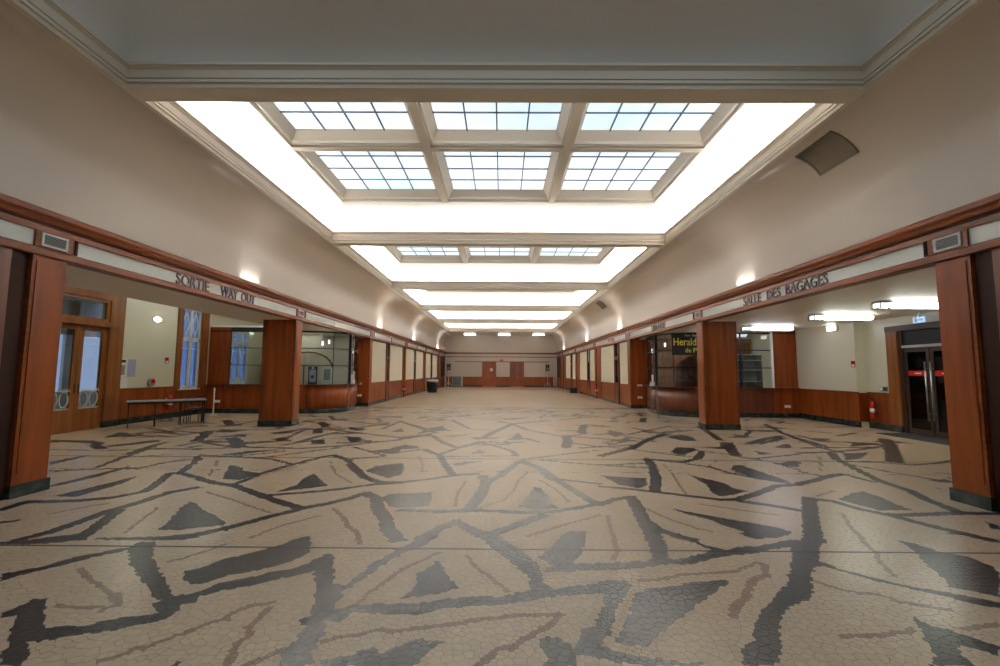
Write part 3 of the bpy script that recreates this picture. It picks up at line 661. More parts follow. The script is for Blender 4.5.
# ------------------------------------------------------------------ friezes
for s, nm in ((-1, 'trim_1'), (1, 'trim_2')):
    fr = structure(nm, 'mahogany frieze with pale glass band along the %s wall' % ('left' if s < 0 else 'right'))
    crown = [(6.12, 3.60), (6.02, 3.60), (6.0, 3.615), (5.985, 3.66), (5.955, 3.70), (5.95, 3.765), (5.97, 3.78), (6.12, 3.78)]
    obj('crown', MB().prism_y([(s*x, z) for x, z in crown], YB, YE), WOODH, fr)
    obj('upper_rail', B(s*6.04, s*6.25, YB, YE, 3.495, 3.60), WOODH, fr)
    obj('lower_rail', MB().prism_y([(s*x, z) for x, z in [(6.25, 3.17), (6.05, 3.17), (6.04, 3.18), (6.04, 3.265), (6.06, 3.28), (6.25, 3.28)]], YB, YE), WOODH, fr)
    obj('rail_groove', B(s*6.03, s*6.045, YB, YE, 3.575, 3.60), VOID, fr)
    for k in range(-2, 6):
        yend = PS(s, k+1) if k < 5 else YE
        obj('divider', B(s*6.045, s*6.25, PS(s, k)-.02, PS(s, k)+.52, 3.28, 3.495), WOODH, fr)
        a, b = PS(s, k)+.52, yend-.02; m = a+(b-a)*.36
        obj('glass_panel', B(s*6.075, s*6.2, a, m-.006, 3.28, 3.495), FRIEZE, fr); obj('glass_panel', B(s*6.075, s*6.2, m+.006, b, 3.28, 3.495), FRIEZE, fr)
        if k >= 2: obj('divider', B(s*6.05, s*6.25, (a+b)/2-.06, (a+b)/2+.06, 3.28, 3.495), WOODH, fr)
        obj('divider_bead', B(s*6.035, s*6.05, PS(s, k)+.515, PS(s, k)+.56, 3.28, 3.495), VOID, fr)
    if s < 0:
        for word, a, b in (('SORTIE', 8.3, 9.25), ('WAY', 9.64, 10.27), ('OUT', 10.42, 11.0)):
            obj('lettering', text_mb(word, b-a, .215, .02, (-6.07, a, 3.28), (0, 1, 0), (0, 0, 1), (1, 0, 0)), LETTER, fr)
    else:
        for word, a, b in (('SALLE', 10.83, 10.10), ('DES', 9.86, 9.38), ('BAGAGES', 9.2, 8.0)):
            obj('lettering', text_mb(word, a-b, .205, .02, (6.07, a, 3.28), (0, -1, 0), (0, 0, 1), (-1, 0, 0)), LETTER, fr)
        obj('lettering', text_mb('LIBRAIRIE', 1.5, .2, .02, (6.07, 17.55, 3.285), (0, -1, 0), (0, 0, 1), (-1, 0, 0)), LETTER, fr)
        obj('divider', B(6.05, 6.2, 23.6, 24.6, 3.28, 3.495), LETTER, fr)

# ------------------------------------------------------------------ mahogany pillars
PORD = ('nearest', 'second', 'third', 'fourth', 'fifth', 'farthest')
def pillar(s, k):
    side = 'left' if s < 0 else 'right'
    x0, x1 = s*XW, s*7.07; y0, y1 = PS(s, k), PS(s, k)+.48
    t = thing('wood_pillar', '%s mahogany pillar on the %s of the hall' % (PORD[k], side), 'pillar', ((x0+x1)/2, y0+.24, 0), group='mahogany pillars')
    part(t, 'shaft', B(x0+s*.012, x1-s*.012, y0+.012, y1-.012, .16, 3.17), WOOD)
    part(t, 'hall_panel', B(x0, x0+s*.02, y0+.06, y1-.06, .30, 3.10), WOOD)
    part(t, 'front_panel', B(x0+s*.07, x1-s*.07, y0, y0+.02, .30, 3.10), WOOD)
    for xx in (x0+s*.03, x1-s*.03): part(t, 'corner_strip', B(xx-.03, xx+.03, y0+.002, y0+.03, .16, 3.17), WOODH)
    part(t, 'plinth', B(x0-s*.012, x1+s*.012, y0-.012, y1+.012, 0, .16), MARBLE)
    return t
for k in range(0, 6):
    for s in (-1, 1): pillar(s, k)

# sides of the hall beside and behind the viewer
for s, side in ((-1, 'left'), (1, 'right')):
    smesh('wall_%s_near' % side, B(s*7.15, s*7.3, YB, 5.5, 0, 3.6), VOID, 'dark panelled recess beside the viewer')
    smesh('ceiling_%s_near' % side, B(s*6.26, s*7.3, YB, 5.66, 3.17, 3.3), VOID)
    j = structure('door_%d' % (5 if s < 0 else 6), 'dark doorway beside the nearest pillar on the %s' % side)
    yp = PS(s, 0)-.014; obj('jamb', B(s*6.10, s*6.30, yp-.36, yp-.22, 0, 3.17), WOODD, j); obj('jamb_dark_fill', B(s*6.13, s*7.1, yp-.20, yp, 0, 3.17), VOID, j)  # dark jamb and near-black fill put the recess shade into colour
    obj('leaf', B(s*6.40, s*6.45, 4.2, yp-.36, .02, 3.0), VOID, j)

# ------------------------------------------------------------------ left aisle
XL = -11.2
mb = MB()
mb.box(XL-.2, XL, 5.2, 11.0, 0, 4.4); mb.box(XL-.2, XL, 11.0, 12.67, 3.62, 4.4)
mb.box(XL-.2, XL, 12.67, 15.62, 0, 4.4); mb.box(XL-.2, XL, 15.62, 16.62, 0, .97); mb.box(XL-.2, XL, 15.62, 16.62, 3.86, 4.4)
mb.box(XL-.2, XL, 16.62, 18.6, 0, 4.4); mb.box(XL-.2, XL, 18.6, 19.8, 0, 1.0); mb.box(XL-.2, XL, 18.6, 19.8, 3.3, 4.4); mb.box(XL-.2, XL, 19.8, 21.2, 0, 4.4)
wl = smesh('wall_left_aisle', mb, CREAM, 'cream back wall of the left aisle above wooden dado')
for a, b in ((13.17, 13.88), (13.89, 14.62), (14.63, 15.38), (16.98, 17.15)): obj('dado_panel', B(XL, XL+.025, a, b, .18, 1.04), WOOD, wl)
obj('dado_panel', B(XL, XL+.025, 15.38, 16.98, .18, .955), WOOD, wl)
obj('dado_rail', B(XL, XL+.04, 13.12, 15.38, 1.04, 1.075), WOODH, wl)
smesh('baseboard_left_aisle', B(XL, XL+.04, 12.9, 17.2, 0, .18), MARBLE, 'dark marble baseboard of the left aisle')
smesh('wall_left_aisle_front', B(XL-.2, -7.07, 5.2, 5.4, 0, 4.4), CREAM); smesh('wall_left_booth_back', B(XL-.2, -6.2, 21.0, 21.2, 0, 4.4), CREAM)  # unseen front wall added against light leaks
smesh('ceiling_left_aisle', B(XL-.2, -7.85, 5.2, 21.2, 4.3, 4.4), CEIL)
smesh('ceiling_left_soffit', MB().box(-7.85, -6.25, 5.66, 20.9, 3.172, 3.25).box(-7.85, -7.8, 5.66, 20.9, 3.25, 4.35).box(-7.85, -6.3, 5.2, 5.66, 3.3, 4.4), CEIL, 'low soffit between the left pillars')
# double glazed door with transom
d1 = structure('door_1', 'wooden double door with glass, white ironwork and transom in the left aisle')
W = lambda *a: B(XL+a[0], XL+a[1], *a[2:])
obj('architrave', W(-.05, .07, 12.67, 13.15, .18, 3.86), OAK, d1); obj('architrave_plinth', W(-.05, .09, 12.67, 13.16, 0, .18), MARBLE, d1)
obj('architrave', W(-.05, .07, 10.45, 11.0, 0, 3.86), OAK, d1); obj('head', W(-.05, .07, 11.0, 12.67, 3.62, 3.86), OAK, d1)
obj('transom_rail', W(-.06, .13, 10.9, 12.80, 2.84, 2.97), OAK, d1)
obj('transom_frame', MB().box(XL-.04, XL+.03, 11.0, 12.67, 2.97, 3.06).box(XL-.04, XL+.03, 11.0, 12.67, 3.54, 3.62).box(XL-.04, XL+.03, 11.0, 11.09, 3.06, 3.54).box(XL-.04, XL+.03, 12.57, 12.67, 3.06, 3.54), OAK, d1)
obj('transom_pane', W(-.015, -.005, 11.09, 12.57, 3.06, 3.54), GLASS, d1)
for a, b in ((11.0, 11.83), (11.84, 12.67)):
    lf = obj('leaf', MB().box(XL-.05, XL+.0, a, a+.13, 0.02, 2.84).box(XL-.05, XL+.0, b-.13, b, .02, 2.84).box(XL-.05, XL, a+.13, b-.13, .02, .58).box(XL-.05, XL, a+.13, b-.13, 2.70, 2.84), OAK, d1)
    obj('pane', W(-.03, -.022, a+.13, b-.13, .58, 2.70), GLASS, lf)
    g = MB(); ya, yb = a+.13, b-.13; ym = (ya+yb)/2; xx = XL-.012
    for y_ in (ya+.01, yb-.01): g.beam((xx, y_, .58), (xx, y_, 1.12), .02, .03)
    for z_ in (.60, 1.10, 1.06): g.beam((xx, ya, z_), (xx, yb, z_), .02, .03, (1, 0, 0))
    for sg in (-1, 1):
        pts = [(ym+sg*(.145-.12*math.cos(t)), .84+.20*math.sin(t)) for t in np.linspace(0, 2*math.pi, 13)]
        for p, q in zip(pts, pts[1:]): g.beam((xx, p[0], p[1]), (xx, q[0], q[1]), .02, .025, (1, 0, 0))
    g.beam((xx, ym, .6), (xx, ym, 1.08), .02, .03)
    obj('ironwork', g, WHITE, lf); obj('handle', MB().bar((XL+.03, (b if a < 11.5 else a)+(-.05 if a < 11.5 else .05), 1.0), (XL+.03, (b if a < 11.5 else a)+(-.05 if a < 11.5 else .05), 1.25), .012), BLACK, lf)
obj('threshold', W(-.2, .06, 11.0, 12.67, 0, .02), OAK, d1)
# vestibule behind the door
smesh('wall_left_vestibule', MB().box(-14.1, -14.0, 8.5, 17.4, 0, .9).box(-14.1, -14.0, 8.5, 13.2, .9, 4).box(-14.1, -14.0, 14.3, 14.7, .9, 4).box(-14.1, -14, 15.9, 17.4, .9, 4).box(-14.1, -14, 8.5, 17.4, 2.75, 4).box(-14.1, -11.4, 8.4, 8.5, 0, 4).box(-14.1, -13.0, 17.4, 17.5, 0, 4).box(-13, -11.5, 15.2, 15.25, 0, 4), WHITE, 'pale vestibule behind the glazed double door')
smesh('ceiling_left_vestibule', B(-14.1, -11.4, 8.4, 15.3, 3.9, 4.0), WHITE)
# tall window
def tall_window(name, label, y0, y1, z0, z1):
    w = structure(name, label); x = XL-.06
    obj('sill', B(XL-.15, XL+.06, y0-.05, y1+.05, z0-.04, z0), WHITE, w)
    f = MB().box(x-.04, x+.05, y0, y0+.07, z0, z1).box(x-.04, x+.05, y1-.07, y1, z0, z1).box(x-.04, x+.05, y0, y1, z0, z0+.08).box(x-.04, x+.05, y0, y1, z1-.08, z1).box(x-.04, x+.05, y0, y1, z0+1.72, z0+1.84)
    ym = (y0+y1)/2; f.box(x-.04, x+.05, ym-.05, ym+.05, z0, z1)
    obj('frame', f, WHITE, w)
    for a, b in ((y0+.07, ym-.05), (ym+.05, y1-.07)):
        for c, d in ((z0+.08, z0+1.42), (z0+1.45, z0+1.72), (z0+1.84, z1-.08)): obj('pane', B(x-.006, x+.002, a, b, c, d), GLASSF, w)
        obj('glazing_bar', B(x-.02, x+.03, a, b, z0+1.42, z0+1.45), WHITE, w)
        zc, yc = (z0+1.84+z1-.08)/2, (a+b)/2; g = MB(); dm = [(yc, zc+.42), (b-.03, zc), (yc, zc-.42), (a+.03, zc)]
        for p, q in zip(dm, dm[1:]+dm[:1]): g.beam((x+.01, *p), (x+.01, *q), .03, .025, (1, 0, 0))
        g.beam((x+.01, yc, zc+.42), (x+.01, yc, z1-.08), .03, .025, (1, 0, 0)); g.beam((x+.01, yc, zc-.42), (x+.01, yc, z0+1.84), .03, .025, (1, 0, 0))
        obj('diamond_bar', g, WHITE, w)
    return w
w1 = tall_window('window_1', 'tall white window with diamond panes between wooden casings in the left aisle', 15.62, 16.62, .97, 3.86)
for a, b in ((15.38, 15.62), (16.62, 16.98)): obj('casing', B(XL-.02, XL+.06, a, b, .955, 3.9), OAK, w1)
w2 = tall_window('window_2', 'blue daylight window inside the left ticket booth', 18.6, 19.8, 1.0, 3.3)

# ------------------------------------------------------------------ right aisle
XR = 11.2; ZR = 3.27
mb = MB(); mb.box(XR, XR+.5, 13.95, 21.2, 0, 3.4); mb.box(XR+.28, XR+.5, 12.75, 13.95, 0, 3.4)
mb.box(XR+.28, XR+.5, 5.2, 10.9, 0, 3.4); mb.box(XR+.28, XR+.5, 10.9, 12.75, 2.98, 3.4)
wr = smesh('wall_right_aisle', mb, CREAM, 'cream back wall of the right aisle above wooden dado')
for a, b in ((13.95, 14.75), (14.76, 15.55), (15.56, 16.35), (16.36, 17.15)): obj('dado_panel', B(XR-.025, XR, a, b, .18, 1.06), WOOD, wr)
obj('dado_panel', B(XR-.025, XR+.28, 13.925, 13.95, .18, 1.06), WOOD, wr)
obj('dado_panel', B(XR+.255, XR+.28, 13.12, 13.92, .18, 1.06), WOOD, wr)
obj('dado_rail', B(XR-.035, XR, 13.92, 17.2, 1.06, 1.09), WOODH, wr); obj('dado_rail', B(XR+.245, XR+.28, 13.12, 13.925, 1.06, 1.09), WOODH, wr)
obj('wall_pilaster', B(XR-.02, XR, 13.95, 14.15, 1.09, 3.27), CREAM, wr)
smesh('baseboard_right_aisle', MB().box(XR-.04, XR, 13.9, 17.0, 0, .18).box(XR+.24, XR+.28, 13.12, 13.9, 0, .18), MARBLE, 'dark marble baseboard of the right aisle')
smesh('wall_right_aisle_front', B(7.07, XR+.5, 5.2, 5.4, 0, 3.4), CREAM); smesh('wall_right_booth_back', B(6.2, XR+.5, 21.0, 21.2, 0, 3.4), CREAM)
smesh('ceiling_right_aisle', MB().box(6.25, XR+.5, 5.4, 21.2, ZR, 3.40).box(6.3, 7.2, 5.2, 5.66, 3.32, 3.6), CEIL, 'low flat ceiling of the right aisle')
DOORM = mat('dark_brown_door_metal', (0.040, 0.020, 0.014), 0.4)
d2 = structure('door_2', 'dark glazed double door with long steel handles in the right aisle')
X2 = XR+.28
W = lambda *a: B(X2+a[0], X2+a[1], *a[2:])
obj('architrave', W(-.06, .1, 12.75, 13.10, .18, 2.98), OAK, d2); obj('architrave_plinth', W(-.07, .1, 12.75, 13.11, 0, .18), MARBLE, d2)
obj('architrave', W(-.06, .1, 10.5, 10.9, 0, 2.98), OAK, d2); obj('head', W(-.08, .1, 10.5, 13.10, 2.86, 3.02), DOORM, d2)
obj('jamb', W(0, .2, 12.65, 12.75, 0, 2.86), DOORM, d2); obj('jamb', W(0, .2, 10.9, 11.0, 0, 2.86), DOORM, d2)
obj('transom_panel', W(.05, .1, 11.0, 12.65, 2.45, 2.86), BLACK, d2); obj('transom_rail', W(-.01, .12, 11.0, 12.65, 2.38, 2.45), STEEL, d2)
for i, (a, b) in enumerate(((11.0, 11.885), (11.905, 12.65))):
    lf = obj('leaf', MB().box(X2+.04, X2+.1, a, a+.09, .02, 2.38).box(X2+.04, X2+.1, b-.09, b, .02, 2.38).box(X2+.04, X2+.1, a+.09, b-.09, .02, .16).box(X2+.04, X2+.1, a+.09, b-.09, 2.26, 2.38), DOORM, d2)
    obj('pane', W(.065, .075, a+.09, b-.09, .16, 2.26), GLASSD, lf)
    obj('red_notice_strip', W(.058, .064, a+.09, b-.09, 1.60, 1.74), RED, lf)
    obj('notice_lettering', W(.055, .058, a+.28, b-.28, 1.655, 1.685), PAPER, lf)
    yh = 11.82 if i == 0 else 11.97
    obj('handle', MB().bar((X2-.03, yh, .42), (X2-.03, yh, 1.98), .02, 10).bar((X2-.03, yh, .6), (X2+.05, yh, .6), .012).bar((X2-.03, yh, 1.8), (X2+.05, yh, 1.8), .012), STEEL, lf)
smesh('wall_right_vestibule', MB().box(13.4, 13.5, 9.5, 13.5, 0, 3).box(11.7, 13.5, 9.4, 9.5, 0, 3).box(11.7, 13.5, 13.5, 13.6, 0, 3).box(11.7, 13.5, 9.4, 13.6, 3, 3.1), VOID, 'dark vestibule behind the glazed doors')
tag(obj('door_mat', B(10.55, 11.45, 10.3, 12.6, 0.0, 0.014), SHEETM), 'thin charcoal sheet on the floor before the dark glazed doors', 'mat')  # thin dark grey rectangle laid before the doors

# ------------------------------------------------------------------ ticket booth and newspaper kiosk
def booth(s, yf, xe, name, label, cat, panelm, xcorner, verts_full, verts_low, endw):
    r = 1.25; xc = s*(xcorner+r); yc = yf+r
    t = thing(name, label, cat, (s*9.0, yf, 0))
    arc = [(xc - s*r*math.sin(a), yc - r*math.cos(a)) for a in np.linspace(0, math.pi/2, 9)]
    ye = PS(s, 2)-.03; side = [(s*(xcorner+.52*q*q), yc+(ye-yc)*q) for q in np.linspace(0, 1, 6)]
    flat = [(s*xe, yf), (xc, yf)]
    full = flat + arc[1:] + side[1:]
    sm = True
    # lower panels, one per bay between the uprights
    xs = sorted([abs(v) for v in verts_full] + [abs(xc)] , reverse=True)
    xs = [x for x in xs if x >= abs(xc)-1e-6]
    zt = 1.07
    for a, b in zip(xs, xs[1:]): part(t, 'counter_panel', MB().path_wall([(s*a, yf), (s*b+s*.006, yf)], .17, zt, .05), panelm)
    part(t, 'curved_counter_panel', MB().path_wall(arc, .17, zt, .05, sm), panelm)
    part(t, 'side_counter_panel', MB().path_wall(side, .17, zt, .05, sm), panelm)
    inner = [(x, y+.0) for x, y in full]
    part(t, 'plinth', MB().path_wall(full, 0, .17, .08), MARBLE)
    part(t, 'counter_ledge', MB().path_wall(full, zt, zt+.035, .30), WOODD)
    part(t, 'top_rail', MB().path_wall(full, 3.12, 3.17, .07), WHITE if s < 0 and False else BLACK)
    for z in (1.84, 2.50): part(t, 'transom_bar', MB().path_wall(full, z-.015, z+.015, .04), BLACK)
    for x in verts_full:
        part(t, 'mullion', B(s*x-.02, s*x+.02, yf-.025, yf+.025, zt+.035, 3.12), BLACK)
    for x in verts_low: part(t, 'mullion', B(s*x-.015, s*x+.015, yf-.02, yf+.02, zt+.035, 1.825), BLACK)
    ex, ey = arc[-1]; part(t, 'mullion', B(ex-.04, ex+.04, ey-.04, ey+.04, zt+.035, 3.12), BLACK)
    ex, ey = arc[4]; part(t, 'mullion', MB().bar((ex, ey, zt+.035), (ex, ey, 3.12), .015), BLACK)
    vv = sorted(set(verts_full), reverse=True)
    for z0, z1 in ((zt+.04, 1.82), (1.86, 2.48), (2.52, 3.115)):
        for a, b in zip(vv, vv[1:]):
            part(t, 'pane', MB().path_wall([(s*(a-.022), yf), (s*(b+.022), yf)], z0, z1, .008), GLASS)
        part(t, 'curved_pane', MB().path_wall([(s*(vv[-1]-.022), yf)] + arc[:-1] + [(arc[-1][0], arc[-1][1]-.042)], z0, z1, .008, True), GLASS)
        part(t, 'side_pane', MB().path_wall([(side[0][0], side[0][1]+.042)]+side[1:], z0, z1, .008, True), GLASS)
    # solid wooden end panel by the aisle wall
    part(t, 'end_panel', B(s*xe, s*(xe-endw), yf-.03, yf+.04, .17, 3.3), WOOD)
    part(t, 'end_post', B(s*(xcorner+.44), s*(xcorner+.60), ye-.30, ye, .17, 3.12), WOODD)
    return t
tb = booth(-1, 17.15, 11.18, 'ticket_booth', 'glazed ticket booth with rounded mahogany counter behind the second left pillar', 'booth', WOOD, 6.15, [10.38, 9.1, 7.85], [7.5], .8)
part(tb, 'cap_rail', B(-11.15, -7.0, 17.1, 17.2, 3.3, 3.36), WHITE); part(tb, 'upper_panel', B(-10.38, -7.86, 17.13, 17.18, 3.17, 3.3), BLACK)
nk = booth(1, 16.75, 11.18, 'newspaper_kiosk', 'glazed newspaper kiosk with rounded dark counter behind the second right pillar', 'kiosk', WOODD, 6.35, [10.28, 9.1, 8.2, 7.65], [], .9)
part(nk, 'pale_post', B(10.22, 10.30, 16.70, 16.80, 1.1, 3.2), WHITE)
sg = thing('newspaper_sign', 'black sign with yellow newspaper title on the kiosk glass', 'sign', (7.85, 16.63, 2.55))
part(sg, 'board', B(6.48, 8.32, 16.62, 16.645, 2.30, 3.13), BLACK)
for wd, x, w_, z, h_, m in (('Herald', 6.55, .84, 2.66, .28, YELLOW), ('Tribune', 7.47, .8, 2.66, .28, YELLOW), ('de', 6.98, .22, 2.40, .17, YELLOW), ('Paris', 7.28, .6, 2.40, .17, YELLOW), ('New', 6.98, .2, 3.00, .075, PAPER), ('York', 7.24, .25, 3.00, .075, PAPER)):
    part(sg, 'lettering', text_mb(wd, w_, h_, .012, (x, 16.62, z), (1, 0, 0), (0, 0, 1), (0, -1, 0)), m)
# inside the booths
def archway(name, label, s, y, x0, x1, m):
    a = thing(name, label, 'partition', (s*(x0+x1)/2, y, 0)); mb = MB(); cx, r = s*(x0+x1)/2, 1.1
    pts = [(cx+r*math.cos(t), 1.7+.75*math.sin(t)) for t in np.linspace(0, math.pi, 13)]
    lo, hi = sorted((s*x0, s*x1))
    top = [(p[0], 3.15) for p in pts]
    n = mb.add([(x, y, z) for x, z in pts]); k = mb.add([(x, y, z) for x, z in top])
    for i in range(12): mb.face((n+i, n+i+1, k+i+1, k+i))
    mb.box(lo, cx-r, y, y+.04, 0, 3.15); mb.box(cx+r, hi, y, y+.04, 0, 3.15)
    part(a, 'wall_sheet', mb, m)
    part(a, 'arch_trim', (lambda g: [g.beam((p[0], y-.02, p[1]), (q[0], y-.02, q[1]), .06, .06, (0, 1, 0)) for p, q in zip(pts, pts[1:])] and g)(MB()), WOODD)
    return a
archway('arched_partition', 'beige arched partition inside the ticket booth', -1, 19.6, 6.4, 10.4, CURTD)
archway('arched_partition', 'brown arched partition inside the newspaper kiosk', 1, 19.6, 6.6, 11.1, OAK)
for s, ys_, lab, m in ((-1, 20.9, 'pleated grey curtain across the back of the ticket booth', CURTD), (1, 20.9, 'pleated brown curtain across the back of the newspaper kiosk', WOODD)):
    mb = MB(); xs = np.linspace(6.6, 11.0, 90); a = mb.add([(s*x, ys_+.03*math.sin(x*22), .05) for x in xs]); b = mb.add([(s*x, ys_+.03*math.sin(x*22), 3.1) for x in xs])
    for i in range(89): mb.face((a+i, a+i+1, b+i+1, b+i), True)
    tag(obj('back_curtain', mb, m), lab, 'curtain')
sh = thing('shelf_unit', 'open shelf unit with pale boards inside the newspaper kiosk', 'shelf', (9.9, 18.0, 0))
for x in (9.2, 9.9, 10.6): part(sh, 'upright', B(x-.02, x+.02, 18.0, 18.35, 0, 2.4), GREY)
for z in (.3, .8, 1.3, 1.75, 2.15, 2.38): part(sh, 'shelf_board', B(9.2, 10.6, 18.0, 18.35, z, z+.03), WHITE)
part(sh, 'back', B(9.2, 10.6, 18.36, 18.38, 0, 2.4), GREY)
def pendant(x, y, z, label):
    t = thing('reflection_pendant', label, 'reflection stand-in', (x, y, z), group='small pendants standing in for reflections in the booths')
    part(t, 'cord', MB().bar((x, y, z+.16), (x, y, 3.15), .006, 6), BLACK); part(t, 'shade', MB().bar((x, y, z), (x, y, z+.16), .032, 10), GLINTP)  # lit tube stands in for a bright reflection in the glass
pendant(-7.4, 18.6, 2.7, 'small lit pendant standing in for a reflection in the ticket booth farther from the hall'); pendant(-7.05, 18.4, 2.75, 'middle lit pendant standing in for a reflection in the ticket booth'); pendant(-6.35, 19.3, 2.4, 'lit pendant standing in for a reflection at the curved end of the ticket booth')
pendant(6.95, 18.6, 2.72, 'lit pendant standing in for a reflection in the newspaper kiosk beside the black sign'); pendant(6.65, 19.3, 2.5, 'lit pendant standing in for a reflection at the curved end of the newspaper kiosk')
# posters and papers on the booth
p = thing('framed_poster', 'blue framed poster standing on the ticket booth counter', 'poster', (-7.2, 17.3, 1.11))
part(p, 'frame', B(-7.37, -7.02, 17.26, 17.28, 1.105, 1.80), BLUEP); part(p, 'print', B(-7.32, -7.07, 17.25, 17.26, 1.20, 1.68), VIOLET); part(p, 'emblem', MB().bar((-7.2, 17.251, 1.40), (-7.2, 17.245, 1.40), .07, 14), BLUEP); part(p, 'clip', B(-7.24, -7.15, 17.25, 17.26, 1.70, 1.78), PAPER)
p = thing('framed_poster', 'white framed dark picture standing on the ticket booth counter', 'poster', (-6.82, 17.76, 1.105))
part(p, 'frame', B(-7.05, -6.6, 17.75, 17.77, 1.105, 1.78), PAPER); part(p, 'print', B(-6.96, -6.7, 17.74, 17.75, 1.27, 1.70), GREY)
lp = thing('leaflet_holder', 'white leaflet holder on the curved end of the ticket booth counter', 'leaflet holder', (-6.07, 18.6, 1.105))
part(lp, 'tray', B(-6.13, -6.05, 18.5, 18.8, 1.105, 1.25), WHITE); part(lp, 'leaflet', B(-6.12, -6.10, 18.52, 18.64, 1.2, 1.5), PAPER); part(lp, 'leaflet', B(-6.085, -6.065, 18.66, 18.78, 1.2, 1.62), PAPER)
lp = thing('leaflet_holder', 'white leaflet holder on the curved end of the newspaper kiosk counter', 'leaflet holder', (6.27, 18.2, 1.105))
part(lp, 'tray', B(6.22, 6.32, 18.1, 18.4, 1.105, 1.25), WHITE); part(lp, 'leaflet', B(6.25, 6.28, 18.12, 18.26, 1.2, 1.55), PAPER)
tag(obj('paper_stack', MB().box(-10.3, -10.0, 17.3, 17.5, 1.107, 1.2).box(-10.28, -10.06, 17.32, 17.48, 1.2, 1.38), PAPER), 'white papers piled in the far corner of the ticket booth window', 'papers')

# ------------------------------------------------------------------ curtained shopfronts farther down the hall
def curtain(s, y0, y1, label, grp='cream curtains in the shopfronts'):
    mb = MB(); n = int((y1-y0)*34); ys = np.linspace(y0, y1, n); ph = rg.uniform(0, 6)
    def wv(y): return .045*math.sin(y*21+ph)+.015*math.sin(y*43+ph*2)
    rows = [mb.add([(s*(6.165)+s*wv(y)*f, y, z) for y in ys]) for z, f in ((1.08, 1.0), (2.1, .9), (3.12, .7))]
    for a, b in zip(rows, rows[1:]):
        for i in range(n-1): mb.face((a+i, a+i+1, b+i+1, b+i), True)
    return tag(obj('curtain', mb, CURT, origin=(s*6.17, (y0+y1)/2, 1.08)), label, 'curtain', grp)
BO = ('third', 'fourth', 'fifth', 'farthest')
for s, side in ((-1, 'left'), (1, 'right')):
    for k in (2, 3, 4):
        a0 = PS(s, k)+.50; a1 = PS(s, k+1)-.02
        q = (a0+.08, PS(s, k)+3.2, PS(s, k)+3.25, PS(s, k)+3.9, PS(s, k)+3.95, PS(s, k)+7.1) if s < 0 else (a0+.05, PS(s, k)+2.15, PS(s, k)+2.2, PS(s, k)+3.1, PS(s, k)+3.15, PS(s, k)+6.25)
        t = thing('shopfront', 'mahogany shopfront with door and curtains after the %s pillar on the %s' % (BO[k-2], side), 'shopfront', (s*6.3, (a0+a1)/2, 0), group='curtained shopfronts')
        for a, b in ((a0, q[1]), (q[4], q[5])):
            m = (a+b)/2
            part(t, 'dado_panel', B(s*6.14, s*6.3, a, m-.004, .16, 1.06), WOOD); part(t, 'dado_panel', B(s*6.14, s*6.3, m+.004, b, .16, 1.06), WOOD)
            part(t, 'plinth', B(s*6.12, s*6.3, a, b, 0, .16), MARBLE)
        part(t, 'solid_panel', B(s*6.12, s*6.3, q[5], a1, .0, 3.17), WOOD)
        part(t, 'backing', B(s*6.24, s*6.3, a0, q[5], 1.06, 3.17), VOID)
        dr = part(t, 'door', MB().box(s*6.10, s*6.3, q[2], q[2]+.1, 0, 3.17).box(s*6.10, s*6.3, q[3]-.1, q[3], 0, 3.17).box(s*6.12, s*6.3, q[2]+.1, q[3]-.1, 0, 1.1).box(s*6.1, s*6.3, q[2]+.1, q[3]-.1, 2.3, 2.42), WOODD)
        part(t, 'pane', B(s*6.17, s*6.18, q[2]+.1, q[3]-.1, 1.1, 2.3), GLASSD, under=dr); part(t, 'transom_pane', B(s*6.17, s*6.18, q[2]+.1, q[3]-.1, 2.42, 3.17), FRIEZE if k == 3 else GLASSD, under=dr)
        curtain(s, q[0], q[1]-.03, 'cream pleated curtain just past the %s pillar on the %s' % (BO[k-2], side))
        curtain(s, q[4]+.02, q[5]-.03, 'cream pleated curtain just short of the %s pillar on the %s' % (PORD[k+1], side))
    t = thing('wall_screen', 'dark wood panelling in the far %s corner beside the end wall' % side, 'panelling', (s*6.3, 46, 0))
    part(t, 'wood_panel', B(s*6.12, s*6.3, PS(s, 5)+.5, 45.6, 0, 3.17), WOOD); part(t, 'dark_panel', B(s*6.08, s*6.3, 45.6, YE-.01, 1.1, 3.17), BLACK); part(t, 'dado_panel', B(s*6.08, s*6.3, 45.6, YE-.01, 0, 1.1), WOOD)
smesh('wall_left_far', B(-6.6, -6.36, 20.95, YE, 0, 3.7), VOID); smesh('wall_right_far', B(6.36, 6.6, 20.95, YE, 0, 3.7), VOID)

